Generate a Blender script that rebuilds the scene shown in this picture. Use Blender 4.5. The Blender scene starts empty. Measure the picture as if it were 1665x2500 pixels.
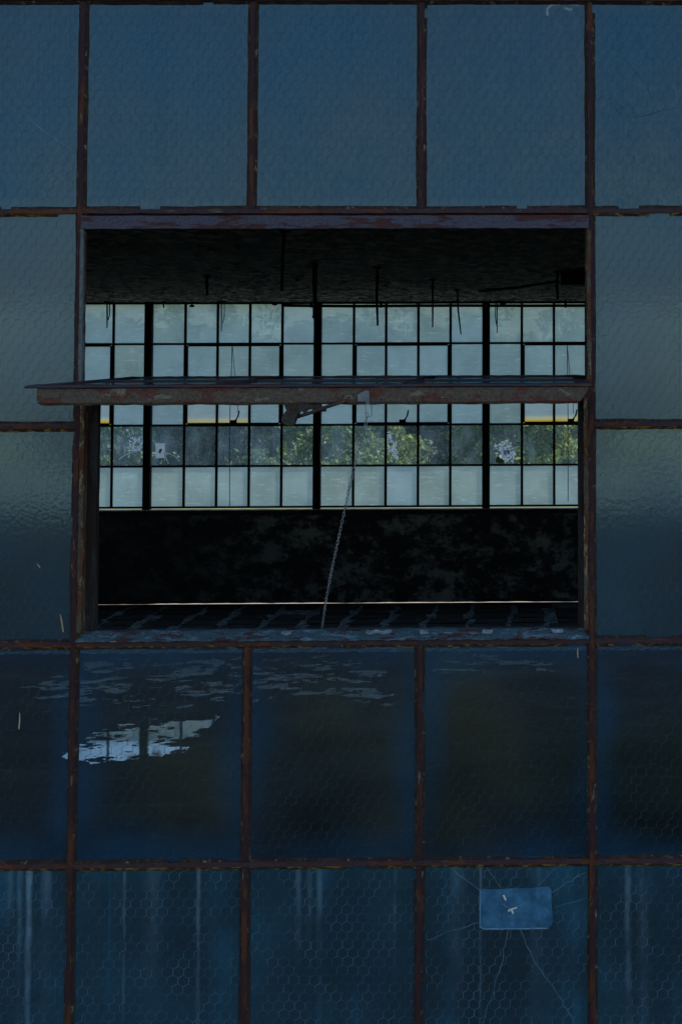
import bpy, bmesh, math, random
import numpy as np
from mathutils import Vector, Matrix

rnd = random.Random(7)
scene = bpy.context.scene
COL = scene.collection
HEAD = 3.69                      # window head (and ceiling) above the interior floor
PX, PZ = 0.40, 0.5042            # pane pitch
FARY = 19.301                    # plane of the far windows
FX0, MUL = -3.9462, 0.0868       # far mullion position, mullion width
BAY = 5 * PX + MUL
GROUND = -0.35

# ------------------------------------------------------------------ camera
CAM = Vector((1.1229, -4.5, HEAD - 0.8897))
FPX, UX, UY = 4644.394, 637.7496, -649.7451
M = ((0.9997235935790282, -0.023275265628596966, -0.003316391314713828),
     (0.023445298969632912, 0.9974749059300747, 0.06703827262104203),
     (0.00174768351213444, -0.06709749659791248, 0.9977448930225774))
cd = bpy.data.cameras.new('camera')
cam = bpy.data.objects.new('camera', cd)
COL.objects.link(cam)
right, fwd, up = Vector(M[0]), Vector(M[1]), Vector(M[2])
rot = Matrix((right, up, -fwd)).transposed()
cam.matrix_world = Matrix.Translation(CAM) @ rot.to_4x4()
cd.sensor_fit = 'VERTICAL'
cd.sensor_height = 24.0
cd.lens = FPX / 2500 * 24.0
cd.shift_x = -UX / 2500
cd.shift_y = UY / 2500
cd.clip_start = 0.05
cd.clip_end = 2000
scene.camera = cam


def ray(x, y):
    a, b = (x - 832.5 - UX) / FPX, -(y - 1250 - UY) / FPX
    return right * a + fwd + up * b


def at_y(x, y, Y):
    d = ray(x, y)
    return CAM + d * ((Y - CAM.y) / d.y)


def at_z(x, y, Z):
    d = ray(x, y)
    return CAM + d * ((Z - CAM.z) / d.z)


# ------------------------------------------------------------------ light
SUN = Vector((0.66, 0.065, 0.72)).normalized()
world = bpy.data.worlds.new('World')
scene.world = world
world.use_nodes = True
wn = world.node_tree
sky = wn.nodes.new('ShaderNodeTexSky')
sky.sky_type = 'NISHITA'
sky.sun_disc = False
sky.sun_elevation = math.asin(SUN.z)
sky.sun_rotation = math.atan2(SUN.x, SUN.y)
sky.air_density = 1.0
sky.dust_density = 0.1
sky.ozone_density = 4.0
bg = wn.nodes['Background']
bg.inputs['Strength'].default_value = 0.15
wn.links.new(sky.outputs[0], bg.inputs['Color'])
sl = bpy.data.lights.new('sun', 'SUN')
sl.energy = 5.0
sl.angle = math.radians(0.5)
sl.color = (1.0, 0.95, 0.86)
sun = bpy.data.objects.new('sun', sl)
COL.objects.link(sun)
sun.rotation_euler = SUN.to_track_quat('Z', 'Y').to_euler()
sun.location = (0, 0, 40)

vs = scene.view_settings
vs.view_transform = 'Standard'
vs.look = 'None'
vs.gamma = 1.0
vs.exposure = 0.7
scene.cycles.use_denoising = True
scene.cycles.max_bounces = 6
scene.cycles.transmission_bounces = 5
scene.cycles.transparent_max_bounces = 12
scene.cycles.diffuse_bounces = 3
scene.cycles.glossy_bounces = 3
scene.cycles.sample_clamp_indirect = 4.0


# ------------------------------------------------------------------ node helpers
class N:
    """small node-graph builder"""

    def __init__(self, name):
        self.m = bpy.data.materials.new(name)
        self.m.use_nodes = True
        self.t = self.m.node_tree
        self.t.nodes.clear()
        self.out = self.t.nodes.new('ShaderNodeOutputMaterial')
        self._pos = None

    def put(self, sock, v):
        if isinstance(v, bpy.types.NodeSocket):
            self.t.links.new(v, sock)
        elif v is not None:
            if sock.type == 'RGBA' and len(v) == 3:
                v = (*v, 1)
            sock.default_value = v

    def node(self, typ, out=0, props=None, **ins):
        n = self.t.nodes.new(typ)
        for k, v in (props or {}).items():
            setattr(n, k, v)
        for k, v in ins.items():
            key = k.replace('_', ' ')
            if k[0] == 'i' and k[1:].isdigit():
                key = int(k[1:])
            self.put(n.inputs[key], v)
        return n.outputs[out]

    def pos(self):
        if self._pos is None:
            self._pos = self.node('ShaderNodeNewGeometry', 0)
        return self._pos

    def scaled(self, s, off=(0, 0, 0), src=None):
        return self.node('ShaderNodeMapping', 0, None, Vector=src or self.pos(), Scale=s, Location=off)

    def noise(self, scale, detail=4, rough=0.55, vec=None, dist=0.0, out=0):
        return self.node('ShaderNodeTexNoise', out, None, Vector=vec or self.pos(), Scale=scale, Detail=detail,
                         Roughness=rough, Distortion=dist)

    def voronoi(self, scale, vec=None, feature='F1', out=0):
        return self.node('ShaderNodeTexVoronoi', out, {'feature': feature}, Vector=vec or self.pos(), Scale=scale)

    def ramp(self, fac, a, b, lo=0.0, hi=1.0):
        return self.node('ShaderNodeMapRange', 0, {'interpolation_type': 'SMOOTHSTEP'}, Value=fac, i1=a, i2=b, i3=lo, i4=hi)

    def mix(self, fac, a, b):
        n = self.t.nodes.new('ShaderNodeMix')
        n.data_type = 'RGBA'
        self.put(n.inputs[0], fac)
        self.put(n.inputs[6], a)
        self.put(n.inputs[7], b)
        return n.outputs[2]

    def math(self, op, a, b=0.5, clamp=False):
        n = self.t.nodes.new('ShaderNodeMath')
        n.operation = op
        n.use_clamp = clamp
        self.put(n.inputs[0], a)
        self.put(n.inputs[1], b)
        return n.outputs[0]

    def sep(self, vec, i):
        return self.node('ShaderNodeSeparateXYZ', i, None, Vector=vec)

    def bump(self, h, strength=0.5, dist=0.01):
        return self.node('ShaderNodeBump', 0, None, Height=h, Strength=strength, Distance=dist)

    def shade(self, fac, a, b):
        n = self.t.nodes.new('ShaderNodeMixShader')
        self.put(n.inputs[0], fac)
        self.put(n.inputs[1], a)
        self.put(n.inputs[2], b)
        return n.outputs[0]

    def princ(self, color, rough=0.7, normal=None, metal=0.0, spec=0.5):
        n = self.t.nodes.new('ShaderNodeBsdfPrincipled')
        self.put(n.inputs['Base Color'], color)
        self.put(n.inputs['Roughness'], rough)
        self.put(n.inputs['Metallic'], metal)
        self.put(n.inputs['Specular IOR Level'], spec)
        if normal is not None:
            self.put(n.inputs['Normal'], normal)
        return n.outputs[0]

    def done(self, sh):
        self.t.links.new(sh, self.out.inputs['Surface'])
        return self.m


def paint_steel(name, base, rust, fleck, t_rust=0.5, t_fleck=0.62, stretch=(1, 1, 1), scale=30, rough=0.75):
    """old paint over rusting steel: flaking patches with raised edges"""
    n = N(name)
    v = n.scaled(stretch)
    a = n.noise(scale, 6, 0.62, v)
    b = n.noise(scale * 1.7, 6, 0.65, n.scaled(stretch, (3.1, 7.7, 1.3)))
    f = n.noise(180, 3, 0.6)
    m1 = n.ramp(a, t_rust - 0.03, t_rust + 0.03)
    m2 = n.ramp(b, t_fleck - 0.025, t_fleck + 0.025)
    c = n.mix(m1, base, rust)
    c = n.mix(m2, c, fleck)
    c = n.mix(n.ramp(f, 0.35, 0.75, 0.0, 0.55), c, (0.008, 0.006, 0.006))
    h = n.math('ADD', n.math('MULTIPLY', m1, -0.5), n.math('ADD', n.math('MULTIPLY', m2, 0.8), n.math('MULTIPLY', f, 0.6)))
    return n.done(n.princ(c, rough, n.bump(h, 0.8, 0.0015), 0.0, 0.15))


MAT = {}
MAT['bar'] = paint_steel('rusty_bar_paint', (0.044, 0.017, 0.017), (0.10, 0.032, 0.014), (0.17, 0.125, 0.08), 0.55, 0.63, (1, 1, 0.22), 42, 0.6)
MAT['barh'] = paint_steel('rusty_bar_paint_h', (0.058, 0.030, 0.032), (0.12, 0.036, 0.015), (0.13, 0.095, 0.065), 0.55, 0.64, (0.18, 1, 1), 42, 0.6)
MAT['putty'] = paint_steel('old_putty', (0.036, 0.021, 0.016), (0.060, 0.038, 0.020), (0.20, 0.15, 0.085), 0.55, 0.61, (1, 1, 0.6), 45, 0.9)
MAT['puttyy'] = paint_steel('yellow_putty', (0.085, 0.052, 0.016), (0.06, 0.026, 0.012), (0.34, 0.22, 0.04), 0.50, 0.54, (0.5, 1, 1), 60, 0.9)
MAT['ventpaint'] = paint_steel('mauve_vent_paint', (0.090, 0.078, 0.092), (0.085, 0.030, 0.026), (0.10, 0.085, 0.075), 0.56, 0.64, (0.22, 1, 1), 34)
MAT['jamb'] = paint_steel('olive_jamb_paint', (0.10, 0.078, 0.048), (0.11, 0.042, 0.018), (0.25, 0.19, 0.10), 0.49, 0.57, (1, 1, 0.35), 40)
MAT['jambpale'] = paint_steel('pale_jamb_paint', (0.13, 0.135, 0.12), (0.075, 0.065, 0.05), (0.16, 0.15, 0.12), 0.6, 0.65, (1, 1, 0.2), 30)
MAT['stop'] = paint_steel('dark_stop_paint', (0.04, 0.038, 0.036), (0.03, 0.02, 0.016), (0.06, 0.06, 0.055), 0.5, 0.66, (1, 1, 0.2), 30)
MAT['sill'] = paint_steel('turquoise_sill_paint', (0.075, 0.125, 0.135), (0.10, 0.040, 0.036), (0.15, 0.235, 0.25), 0.55, 0.56, (0.4, 1, 1), 38)
MAT['sash'] = paint_steel('sash_rail_paint', (0.125, 0.088, 0.060), (0.14, 0.052, 0.034), (0.22, 0.18, 0.12), 0.55, 0.60, (0.5, 1, 1), 24)
MAT['sashtop'] = paint_steel('sash_top_paint', (0.035, 0.032, 0.042), (0.06, 0.028, 0.022), (0.11, 0.11, 0.12), 0.5, 0.66, (0.4, 1, 1), 26, 0.45)
MAT['iron'] = paint_steel('dark_iron', (0.055, 0.046, 0.036), (0.06, 0.036, 0.02), (0.09, 0.08, 0.065), 0.55, 0.66, (1, 1, 1), 40)
MAT['black'] = paint_steel('black_steel', (0.010, 0.010, 0.011), (0.016, 0.011, 0.009), (0.02, 0.02, 0.02), 0.55, 0.66, (1, 1, 1), 20)  # near-black finish for far bars, rods and fittings


def mat_simple(name, col, rough=0.8, metal=0.0, var=0.3, scale=30):
    n = N(name)
    f = n.noise(scale, 4)
    c = n.mix(n.ramp(f, 0.3, 0.7), tuple(x * (1 - var) for x in col), tuple(x * (1 + var) for x in col))
    return n.done(n.princ(c, rough, n.bump(f, 0.3, 0.004), metal))


MAT['galv'] = mat_simple('galvanised_steel', (0.13, 0.135, 0.14), 0.45, 0.6)
MAT['chain'] = mat_simple('chain_steel', (0.30, 0.31, 0.31), 0.5, 0.4)
MAT['wire'] = mat_simple('glass_wire', (0.115, 0.16, 0.17), 0.5, 0.3, 0.85, 18)
MAT['straw'] = mat_simple('dry_straw', (0.42, 0.31, 0.19), 0.8)
MAT['chip'] = mat_simple('paint_chip', (0.26, 0.27, 0.28), 0.8, 0, 0.5)
MAT['cord'] = mat_simple('grey_cord', (0.05, 0.05, 0.05), 0.9)
MAT['cable'] = mat_simple('pale_cable', (0.75, 0.66, 0.5), 0.6)


def glass(name, rough=0.1, refl=0.1, dirt=0.3, dcol=(0.033, 0.132, 0.188), tint=(0.46, 0.51, 0.52), streak=0.0, hammer=0.3,
          edge=0.25, grain=0.2, seed=0.0, runs=(), mottle=0.0, ew=0.40):
    """wired window glass: rough refraction, soft reflection and a film of dirt"""
    n = N(name)
    off = (seed * 3.7, seed * 1.3, seed * 2.9)
    pv = n.scaled((1, 1, 1), off)
    hn = n.noise(115, 1, 0.5, pv)
    nrm = n.bump(hn, hammer, 0.004) if hammer > 0.05 else None
    big = n.noise(3.2, 3, 0.55, pv)
    fine = n.noise(120, 1, 0.7, n.scaled((1, 1, 0.45), off))
    d = n.ramp(big, 0.25, 0.75, dirt * 0.66, dirt * 1.3)
    d = n.math('ADD', d, n.math('MULTIPLY', n.math('SUBTRACT', fine, 0.5), grain * dirt))
    d = n.math('ADD', d, n.ramp(fine, 0.74, 0.84, 0, 0.12))
    if streak:
        s1 = n.noise(16, 2, 0.6, n.scaled((1, 1, 0.045), off))
        s2 = n.noise(60, 1, 0.6, n.scaled((1, 1, 0.03), off))
        s = n.math('ADD', n.ramp(s1, 0.50, 0.72, 0, streak), n.ramp(s2, 0.6, 0.75, 0, streak * 0.5))
        d = n.math('ADD', d, n.math('MULTIPLY', s, n.ramp(big, 0.25, 0.55)))
    run = None
    if mottle:
        d = n.math('ADD', d, n.math('MULTIPLY', n.math('SUBTRACT', n.noise(26, 3, 0.6, pv), 0.5), mottle))
    if runs:
        # lime run marks: (x, half width, amount, top z, bottom z)
        wob = n.math('MULTIPLY', n.math('SUBTRACT', n.noise(9, 2, 0.5, n.scaled((0.2, 1, 1), off)), 0.5), 0.006)
        X_ = n.math('ADD', n.sep(n.pos(), 0), wob)
        Z_ = n.sep(n.pos(), 2)
        mod = n.ramp(n.noise(30, 3, 0.65, n.scaled((1.5, 1, 0.35), off)), 0.25, 0.7, 0.25, 1.0)
        for (rx_, rw, ra, zt, zb) in runs:
            g_ = n.ramp(n.math('ABSOLUTE', n.math('SUBTRACT', X_, rx_)), 0.0, rw, ra, 0.0)
            g_ = n.math('MULTIPLY', g_, n.ramp(Z_, zb, zt, 0.25, 1.5))
            run = n.math('ADD', run, n.math('MULTIPLY', g_, mod)) if run is not None else n.math('MULTIPLY', g_, mod)
        d = n.math('ADD', d, run)
    if edge:
        # grime gathered along the rebate, measured in the pane's own box
        g = n.node('ShaderNodeTexCoord', 0)
        ex = n.math('ABSOLUTE', n.math('SUBTRACT', n.sep(g, 0), 0.5))
        ez = n.math('ABSOLUTE', n.math('SUBTRACT', n.sep(g, 2), 0.5))
        e = n.math('ADD', n.math('MAXIMUM', ex, ez), n.math('MULTIPLY', n.math('SUBTRACT', big, 0.5), 0.40 if ew < 0.35 else 0.12))
        d = n.math('ADD', d, n.ramp(e, ew, 0.51, 0, edge))
    d = n.math('MAXIMUM', n.math('MINIMUM', d, 0.96), 0.0)
    refr = n.node('ShaderNodeBsdfRefraction', 0, None, Color=tint, Roughness=rough, IOR=1.45, Normal=nrm)
    glo = n.node('ShaderNodeBsdfAnisotropic', 0, None, Color=(0.62, 0.86, 1.0), Roughness=refl)
    fr = n.node('ShaderNodeFresnel', 0, None, IOR=1.5)
    gl = n.shade(n.math('MULTIPLY', fr, 2.1), refr, glo)
    dv = n.mix(n.ramp(big, 0.3, 0.7), tuple(x * 0.8 for x in dcol), tuple(x * 1.2 for x in dcol))
    if run is not None:
        dv = n.mix(n.math('MULTIPLY', run, 2.2, True), dv, (0.24, 0.37, 0.43))
    dif = n.shade(0.45, n.node('ShaderNodeBsdfDiffuse', 0, None, Color=dv), n.node('ShaderNodeBsdfTranslucent', 0, None, Color=dv))
    dif = n.shade(n.math('MULTIPLY', fr, 0.5), dif, glo)
    return n.done(n.shade(d, gl, dif))


def glass_back(name, rough):
    n = N(name)
    return n.done(n.node('ShaderNodeBsdfRefraction', 0, None, Color=(1, 1, 1), Roughness=rough, IOR=1.45))


def far_glass(name, col, clear=0.0, amber=0.0, seed=0.0, haze=0.25, lines=0.5):
    """patterned obscure glass seen against the daylight, or hazy clear glass"""
    n = N(name)
    off = (seed * 2.3, seed, seed * 4.1)
    l1 = n.noise(26, 3, 0.65, n.scaled((0.28, 1, 1.5), off))
    l2 = n.noise(24, 3, 0.6, n.scaled((2.2, 1, 0.12), off))
    b = n.noise(2.2, 4, 0.6, n.scaled((1, 1, 1), off))
    c = n.mix(n.ramp(b, 0.3, 0.7), tuple(x * 0.86 for x in col), tuple(min(1, x * 1.1) for x in col))
    c = n.mix(n.ramp(l1, 0.54, 0.74, 0, lines), c, (0.62, 0.70, 0.70))
    c = n.mix(n.ramp(l2, 0.55, 0.75, 0, lines * 0.5), c, (0.50, 0.60, 0.63))
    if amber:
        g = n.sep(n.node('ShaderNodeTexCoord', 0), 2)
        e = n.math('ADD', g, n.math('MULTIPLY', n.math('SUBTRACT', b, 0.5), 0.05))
        c = n.mix(n.ramp(e, 0.26, 0.06, 0, amber), c, (0.98, 0.86, 0.45))  # pane turns amber towards its bottom edge
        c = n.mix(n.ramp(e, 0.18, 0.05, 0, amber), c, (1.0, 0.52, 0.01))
    tr = n.node('ShaderNodeBsdfTranslucent', 0, None, Color=c)
    df = n.node('ShaderNodeBsdfDiffuse', 0, None, Color=tuple(x * 0.5 for x in col))
    body = n.shade(0.12, tr, df)
    tp = n.node('ShaderNodeBsdfTransparent', 0, None, Color=(0.86, 0.95, 0.96))
    glo = n.node('ShaderNodeBsdfAnisotropic', 0, None, Color=(1, 1, 1), Roughness=0.05 if clear else 0.35)
    fr = n.node('ShaderNodeFresnel', 0, None, IOR=1.45)
    if clear:
        h = n.math('ADD', haze, n.ramp(n.noise(6, 5, 0.6, n.scaled((1, 1, 0.5), off)), 0.35, 0.75, -0.06, 0.14))
        h = n.math('ADD', h, n.ramp(n.noise(90, 2, 0.5), 0.66, 0.74, 0, 0.25))
        sh = n.shade(h, n.shade(fr, tp, glo), body)
    else:
        sh = n.shade(0.04, n.shade(n.math('MULTIPLY', fr, 0.6), body, glo), tp)
    return n.done(sh)


# ------------------------------------------------------------------ mesh helpers
def link(name, me, mat=None, parent=None, loc=None):
    o = bpy.data.objects.new(name, me)
    COL.objects.link(o)
    if mat is not None and not me.materials:
        me.materials.append(mat)
    if parent is not None:
        o.parent = parent
    if loc is not None:
        o.location = loc
    return o


def mesh(name, v, f, mat=None, parent=None, loc=None, smooth=False):
    me = bpy.data.meshes.new(name)
    me.from_pydata([tuple(p) for p in v], [], [tuple(q) for q in f])
    bm = bmesh.new()
    bm.from_mesh(me)
    bmesh.ops.recalc_face_normals(bm, faces=bm.faces)
    bm.to_mesh(me)
    bm.free()
    if smooth:
        for p in me.polygons:
            p.use_smooth = True
    me.update()
    return link(name, me, mat, parent, loc)


def tag(o, label=None, cat=None, group=None, kind=None):
    for k, v in (('label', label), ('category', cat), ('group', group), ('kind', kind)):
        if v:
            o[k] = v
    return o


def thing(name, label, cat, loc=(0, 0, 0), group=None):
    o = bpy.data.objects.new(name, None)
    o.empty_display_size = 0.1
    COL.objects.link(o)
    o.location = loc
    return tag(o, label, cat, group, 'thing')


BOXF = [(0, 1, 2, 3), (7, 6, 5, 4), (0, 4, 5, 1), (1, 5, 6, 2), (2, 6, 7, 3), (3, 7, 4, 0)]


def boxv(x0, x1, y0, y1, z0, z1):
    return [(x0, y0, z0), (x1, y0, z0), (x1, y1, z0), (x0, y1, z0), (x0, y0, z1), (x1, y0, z1), (x1, y1, z1), (x0, y1, z1)]


class MB:
    def __init__(self):
        self.v, self.f = [], []

    def add(self, v, f):
        k = len(self.v)
        self.v += [tuple(p) for p in v]
        self.f += [tuple(i + k for i in q) for q in f]
        return self

    def box(self, *a):
        return self.add(boxv(*a), BOXF)

    def tube(self, pts, rad, n=6):
        pts = [Vector(p) for p in pts]
        rads = rad if isinstance(rad, (list, tuple)) else [rad] * len(pts)
        vs_, fs = [], []
        for i, p in enumerate(pts):
            t = (pts[min(i + 1, len(pts) - 1)] - pts[max(i - 1, 0)]).normalized()
            a = t.orthogonal().normalized() if abs(t.z) > 0.9 else t.cross(Vector((0, 0, 1))).normalized()
            b = t.cross(a)
            for k in range(n):
                an = 2 * math.pi * k / n
                vs_.append(p + (a * math.cos(an) + b * math.sin(an)) * rads[i])
        for i in range(len(pts) - 1):
            for k in range(n):
                fs.append((i * n + k, i * n + (k + 1) % n, (i + 1) * n + (k + 1) % n, (i + 1) * n + k))
        fs.append(tuple(range(n))[::-1])
        fs.append(tuple((len(pts) - 1) * n + k for k in range(n)))
        return self.add(vs_, fs)

    def build(self, name, mat, parent=None, loc=None, smooth=False):
        return mesh(name, self.v, self.f, mat, parent, loc, smooth)


def rough_bar(name, axis, a0, a1, c, outline, mat, parent, jit=0.0008, step=0.02, seed=0):
    """extrude an outline (width, depth) along x or z about centre c, edges slightly uneven"""
    r = random.Random(seed)
    n = max(1, int((a1 - a0) / step))
    k = len(outline)
    v, f = [], []
    for i in range(n + 1):
        t = a0 + (a1 - a0) * i / n
        for (w, d) in outline:
            w2, d2 = w + r.uniform(-jit, jit), d + r.uniform(-jit, jit)
            v.append((t, d2, c + w2) if axis == 'x' else (c + w2, d2, t))
    for i in range(n):
        for j in range(k):
            f.append((i * k + j, i * k + (j + 1) % k, (i + 1) * k + (j + 1) % k, (i + 1) * k + j))
    f.append(tuple(range(k)))
    f.append(tuple(n * k + j for j in range(k))[::-1])
    return mesh(name, v, f, mat, parent)


def rough_putty(axis, a0, a1, c, side, parent, seed, mat):
    """bevelled putty strip against a bar, with a ragged edge and lost pieces"""
    r = random.Random(seed * 13 + 5)
    n = max(2, int((a1 - a0) / 0.012))
    v, f = [], []
    w = 0.0125
    prev = None
    gap = 0
    for i in range(n + 1):
        t = a0 + (a1 - a0) * i / n
        w += r.uniform(-0.0005, 0.0005)
        w = min(max(w, 0.0112), 0.0138)
        if gap == 0 and r.random() < 0.02:
            gap = r.randint(1, 4)
        if gap:
            gap -= 1
            prev = None
            continue
        k = len(v)
        for (u, d) in ((0.0035, -0.0075), (w * 0.62, -0.0055), (w, 0.0), (0.0035, 0.0)):
            u = side * (u + r.uniform(-0.0004, 0.0004))
            v.append((t, d, c + u) if axis == 'x' else (c + u, d, t))
        if prev is not None:
            for j in range(3):
                f.append((prev + j, prev + j + 1, k + j + 1, k + j))
        prev = k
    return mesh('putty', v, f, mat, parent)


# ================================================================== SETTING
# ground: one sheet, the meadow behind the building lies a little lower
def ground_z(y):
    t = min(max((y - 24) / 22, 0), 1)
    return GROUND - 1.95 * t * t * (3 - 2 * t)


xs = [-600, -200, -80, -40, -20, -10, -5, 0, 5, 10, 20, 40, 80, 200, 600]
ys = [-600, -200, -60, -30, -15, -8, -4, 0, 10, 20, 24, 28, 32, 36, 40, 44, 48, 60, 80, 100, 130, 200, 600]
gv = [(x, y, ground_z(y)) for y in ys for x in xs]
gf = [(j * len(xs) + i, j * len(xs) + i + 1, (j + 1) * len(xs) + i + 1, (j + 1) * len(xs) + i)
      for j in range(len(ys) - 1) for i in range(len(xs) - 1)]
n = N('meadow_ground')
c = n.mix(n.ramp(n.noise(0.25, 5), 0.3, 0.7), (0.07, 0.10, 0.025), (0.13, 0.15, 0.045))
c = n.mix(n.ramp(n.noise(6, 4), 0.45, 0.75, 0, 0.6), c, (0.16, 0.13, 0.07))
c = n.mix(n.ramp(n.sep(n.pos(), 1), -0.5, 0.5, 1, 0), c, n.mix(n.noise(8, 4), (0.010, 0.010, 0.010), (0.018, 0.017, 0.016)))
g = mesh('ground', gv, gf, n.done(n.princ(c, 0.95, n.bump(n.noise(20, 4), 0.6, 0.05))))
tag(g, kind='structure')

# interior slab
X0, X1 = -13.0, 9.0
n = N('stained_concrete_floor')
f1 = n.noise(0.9, 6, 0.6)
f2 = n.noise(7, 6, 0.65)
c = n.mix(n.ramp(f1, 0.35, 0.65), (0.005, 0.006, 0.008), (0.015, 0.019, 0.025))
c = n.mix(n.ramp(f2, 0.56, 0.66, 0, 0.7), c, (0.045, 0.06, 0.085))
MAT['floor'] = n.done(n.princ(c, n.ramp(f1, 0.3, 0.7, 0.6, 0.85), n.bump(f2, 0.5, 0.01), 0, 0.15))
fl = MB().box(X0, X1, 0.22, FARY - 0.15, -0.2, 0.0).build('floor', MAT['floor'])
tag(fl, kind='structure')

n = N('peeling_ceiling')
p1 = n.noise(10, 6, 0.68, n.scaled((0.7, 0.28, 1)))
p2 = n.noise(22, 5, 0.65, n.scaled((0.8, 0.22, 1)))
p3 = n.noise(0.6, 3)
c = n.mix(n.ramp(p1, 0.48, 0.58), (0.015, 0.011, 0.008), (0.66, 0.47, 0.28))
c = n.mix(n.ramp(p2, 0.56, 0.66, 0, 0.8), c, (0.68, 0.55, 0.38))
c = n.mix(n.ramp(p3, 0.45, 0.65, 0, 0.5), c, (0.03, 0.026, 0.022))
MAT['ceiling'] = n.done(n.princ(c, 0.9, n.bump(n.math('ADD', p1, p2), 0.5, 0.015)))
ce = MB().box(X0, X1, 0.22, FARY - 0.15, HEAD + 0.015, HEAD + 0.3).build('ceiling', MAT['ceiling'])
tag(ce, kind='structure')

# loose paint hanging from the ceiling: too many scraps to count
fv, ff = [], []
r = random.Random(5)
for i in range(9000):
    x, y = r.uniform(-7, 4), r.uniform(4.5, FARY - 0.25)
    if r.random() < 0.4:
        y = FARY - 0.25 - abs(r.gauss(0, 3))
        if y < 4.5:
            continue
    w, l = r.uniform(0.008, 0.05) * (0.5 + y / 26), r.uniform(0.02, 0.09)
    a = r.gauss(0, 0.5)
    dr = r.uniform(0.002, 0.014)
    ca, sa = math.cos(a), math.sin(a)
    k = len(fv)
    for (u, t, dz) in ((-w, 0, 0), (w, 0, 0), (w * r.uniform(.5, 1), l * .6, -dr * .5), (-w * r.uniform(.5, 1), l * .6, -dr * .4),
                       (w * r.uniform(.2, .7), l, -dr), (-w * r.uniform(.2, .7), l * r.uniform(.7, 1), -dr * r.uniform(.6, 1))):
        fv.append((x + u * ca - t * sa, y + u * sa + t * ca, HEAD + 0.016 + dz))
    ff += [(k, k + 1, k + 2, k + 3), (k + 3, k + 2, k + 4, k + 5)]
n = N('loose_ceiling_paint')
c = n.mix(n.math('POWER', n.node('ShaderNodeNewGeometry', 8), 3.0), (0.05, 0.038, 0.026), (0.82, 0.67, 0.46))
lp = mesh('loose_paint', fv, ff, n.done(n.princ(c, 0.9)))
tag(lp, 'brown paint scraps peeling and hanging from the dark ceiling', 'paint', kind='stuff')

# ------------------------------------------------------------------ walls
n = N('old_brick_wall')
br = n.node('ShaderNodeTexBrick', 0, None, Vector=n.node('ShaderNodeMapping', 0, None, Vector=n.pos(), Rotation=(math.pi / 2, 0, 0)),
            Color1=(0.20, 0.085, 0.055), Color2=(0.15, 0.06, 0.04), Mortar=(0.25, 0.22, 0.19), Scale=4.5)
MAT['brick'] = n.done(n.princ(n.mix(n.ramp(n.noise(3, 5), 0.3, 0.7, 0, 0.5), br, (0.07, 0.05, 0.045)), 0.9, n.bump(br, 0.5, 0.01)))

n = N('peeling_dado')
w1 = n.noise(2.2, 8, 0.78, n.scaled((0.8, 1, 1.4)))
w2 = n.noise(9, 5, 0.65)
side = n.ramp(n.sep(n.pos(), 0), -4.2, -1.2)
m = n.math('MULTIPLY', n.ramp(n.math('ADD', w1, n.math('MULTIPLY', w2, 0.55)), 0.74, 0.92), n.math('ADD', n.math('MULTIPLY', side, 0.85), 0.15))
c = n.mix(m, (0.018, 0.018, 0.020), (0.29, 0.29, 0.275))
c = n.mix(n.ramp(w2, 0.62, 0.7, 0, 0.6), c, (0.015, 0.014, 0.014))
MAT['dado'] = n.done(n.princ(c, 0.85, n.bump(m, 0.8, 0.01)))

WT = 8.0
FB = HEAD - 5 * PZ - 0.03         # top of the masonry under the far windows
NB = HEAD - 5 * PZ - 0.03
wf = thing('brick_wall', 'red brick front wall around the tall steel window', 'wall', (0, 0.1, GROUND))
for nm, b in ((('wall_above', (X0 - .3, X1 + .3, 0.02, 0.22, HEAD + 0.03, WT)), ('wall_below', (X0 - .3, X1 + .3, 0.02, 0.22, GROUND - .2, NB)),
              ('pier', (X0 - .3, -PX - 0.05 - 5 * BAY, 0.021, 0.219, NB, HEAD + 0.03)), ('pier', (4 * PX + 0.05 + 3 * BAY, X1 + .3, 0.021, 0.219, NB, HEAD + 0.03)))
        + tuple(('pier', (-PX - .045 - k * BAY, -PX - .005 - k * BAY, 0.041, 0.219, NB, HEAD + 0.03)) for k in range(5))
        + tuple(('pier', (4 * PX + .005 + k * BAY, 4 * PX + .045 + k * BAY, 0.041, 0.219, NB, HEAD + 0.03)) for k in range(3))):
    o = MB().box(*b).build(nm, MAT['brick'], wf)
    o.matrix_parent_inverse = Matrix.Translation(-wf.location)
ww = thing('far_wall', 'blackened wall with patches of peeling paint below the far windows', 'wall', (0, FARY, 0))
INV = Matrix.Translation(-ww.location)
NB0, NB1 = -3, 4                  # far bays
fx0, fx1 = FX0 + NB0 * BAY, FX0 + NB1 * BAY
for nm, b, mt in (
                  ('wall_above', (X0 - .3, X1 + .3, FARY - 0.14, FARY + 0.15, HEAD + 0.012, WT), 'brick'),
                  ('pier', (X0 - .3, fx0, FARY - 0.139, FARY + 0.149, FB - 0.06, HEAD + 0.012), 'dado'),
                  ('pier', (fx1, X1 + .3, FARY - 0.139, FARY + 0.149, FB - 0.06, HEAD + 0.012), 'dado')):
    o = MB().box(*b).build(nm, MAT[mt], ww)
    o.matrix_parent_inverse = INV
gr = random.Random(17)
gxs = [X0 - .3] + [-5 + i * 0.09 for i in range(int(7.2 / 0.09))] + [X1 + .3]
gz_ = []
hgt = 0.008
for gx in gxs:
    hgt = min(max(hgt + gr.uniform(-.005, .005), 0.0), 0.009)
    gz_.append(0.001 if gx < -4.3 or gx > 2.0 else hgt)
v, f = [], []
for gx, gz in zip(gxs, gz_):
    v += [(gx, FARY - 0.14, gz), (gx, FARY + 0.15, gz), (gx, FARY + 0.15, FB - 0.06), (gx, FARY - 0.14, FB - 0.06)]
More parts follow.
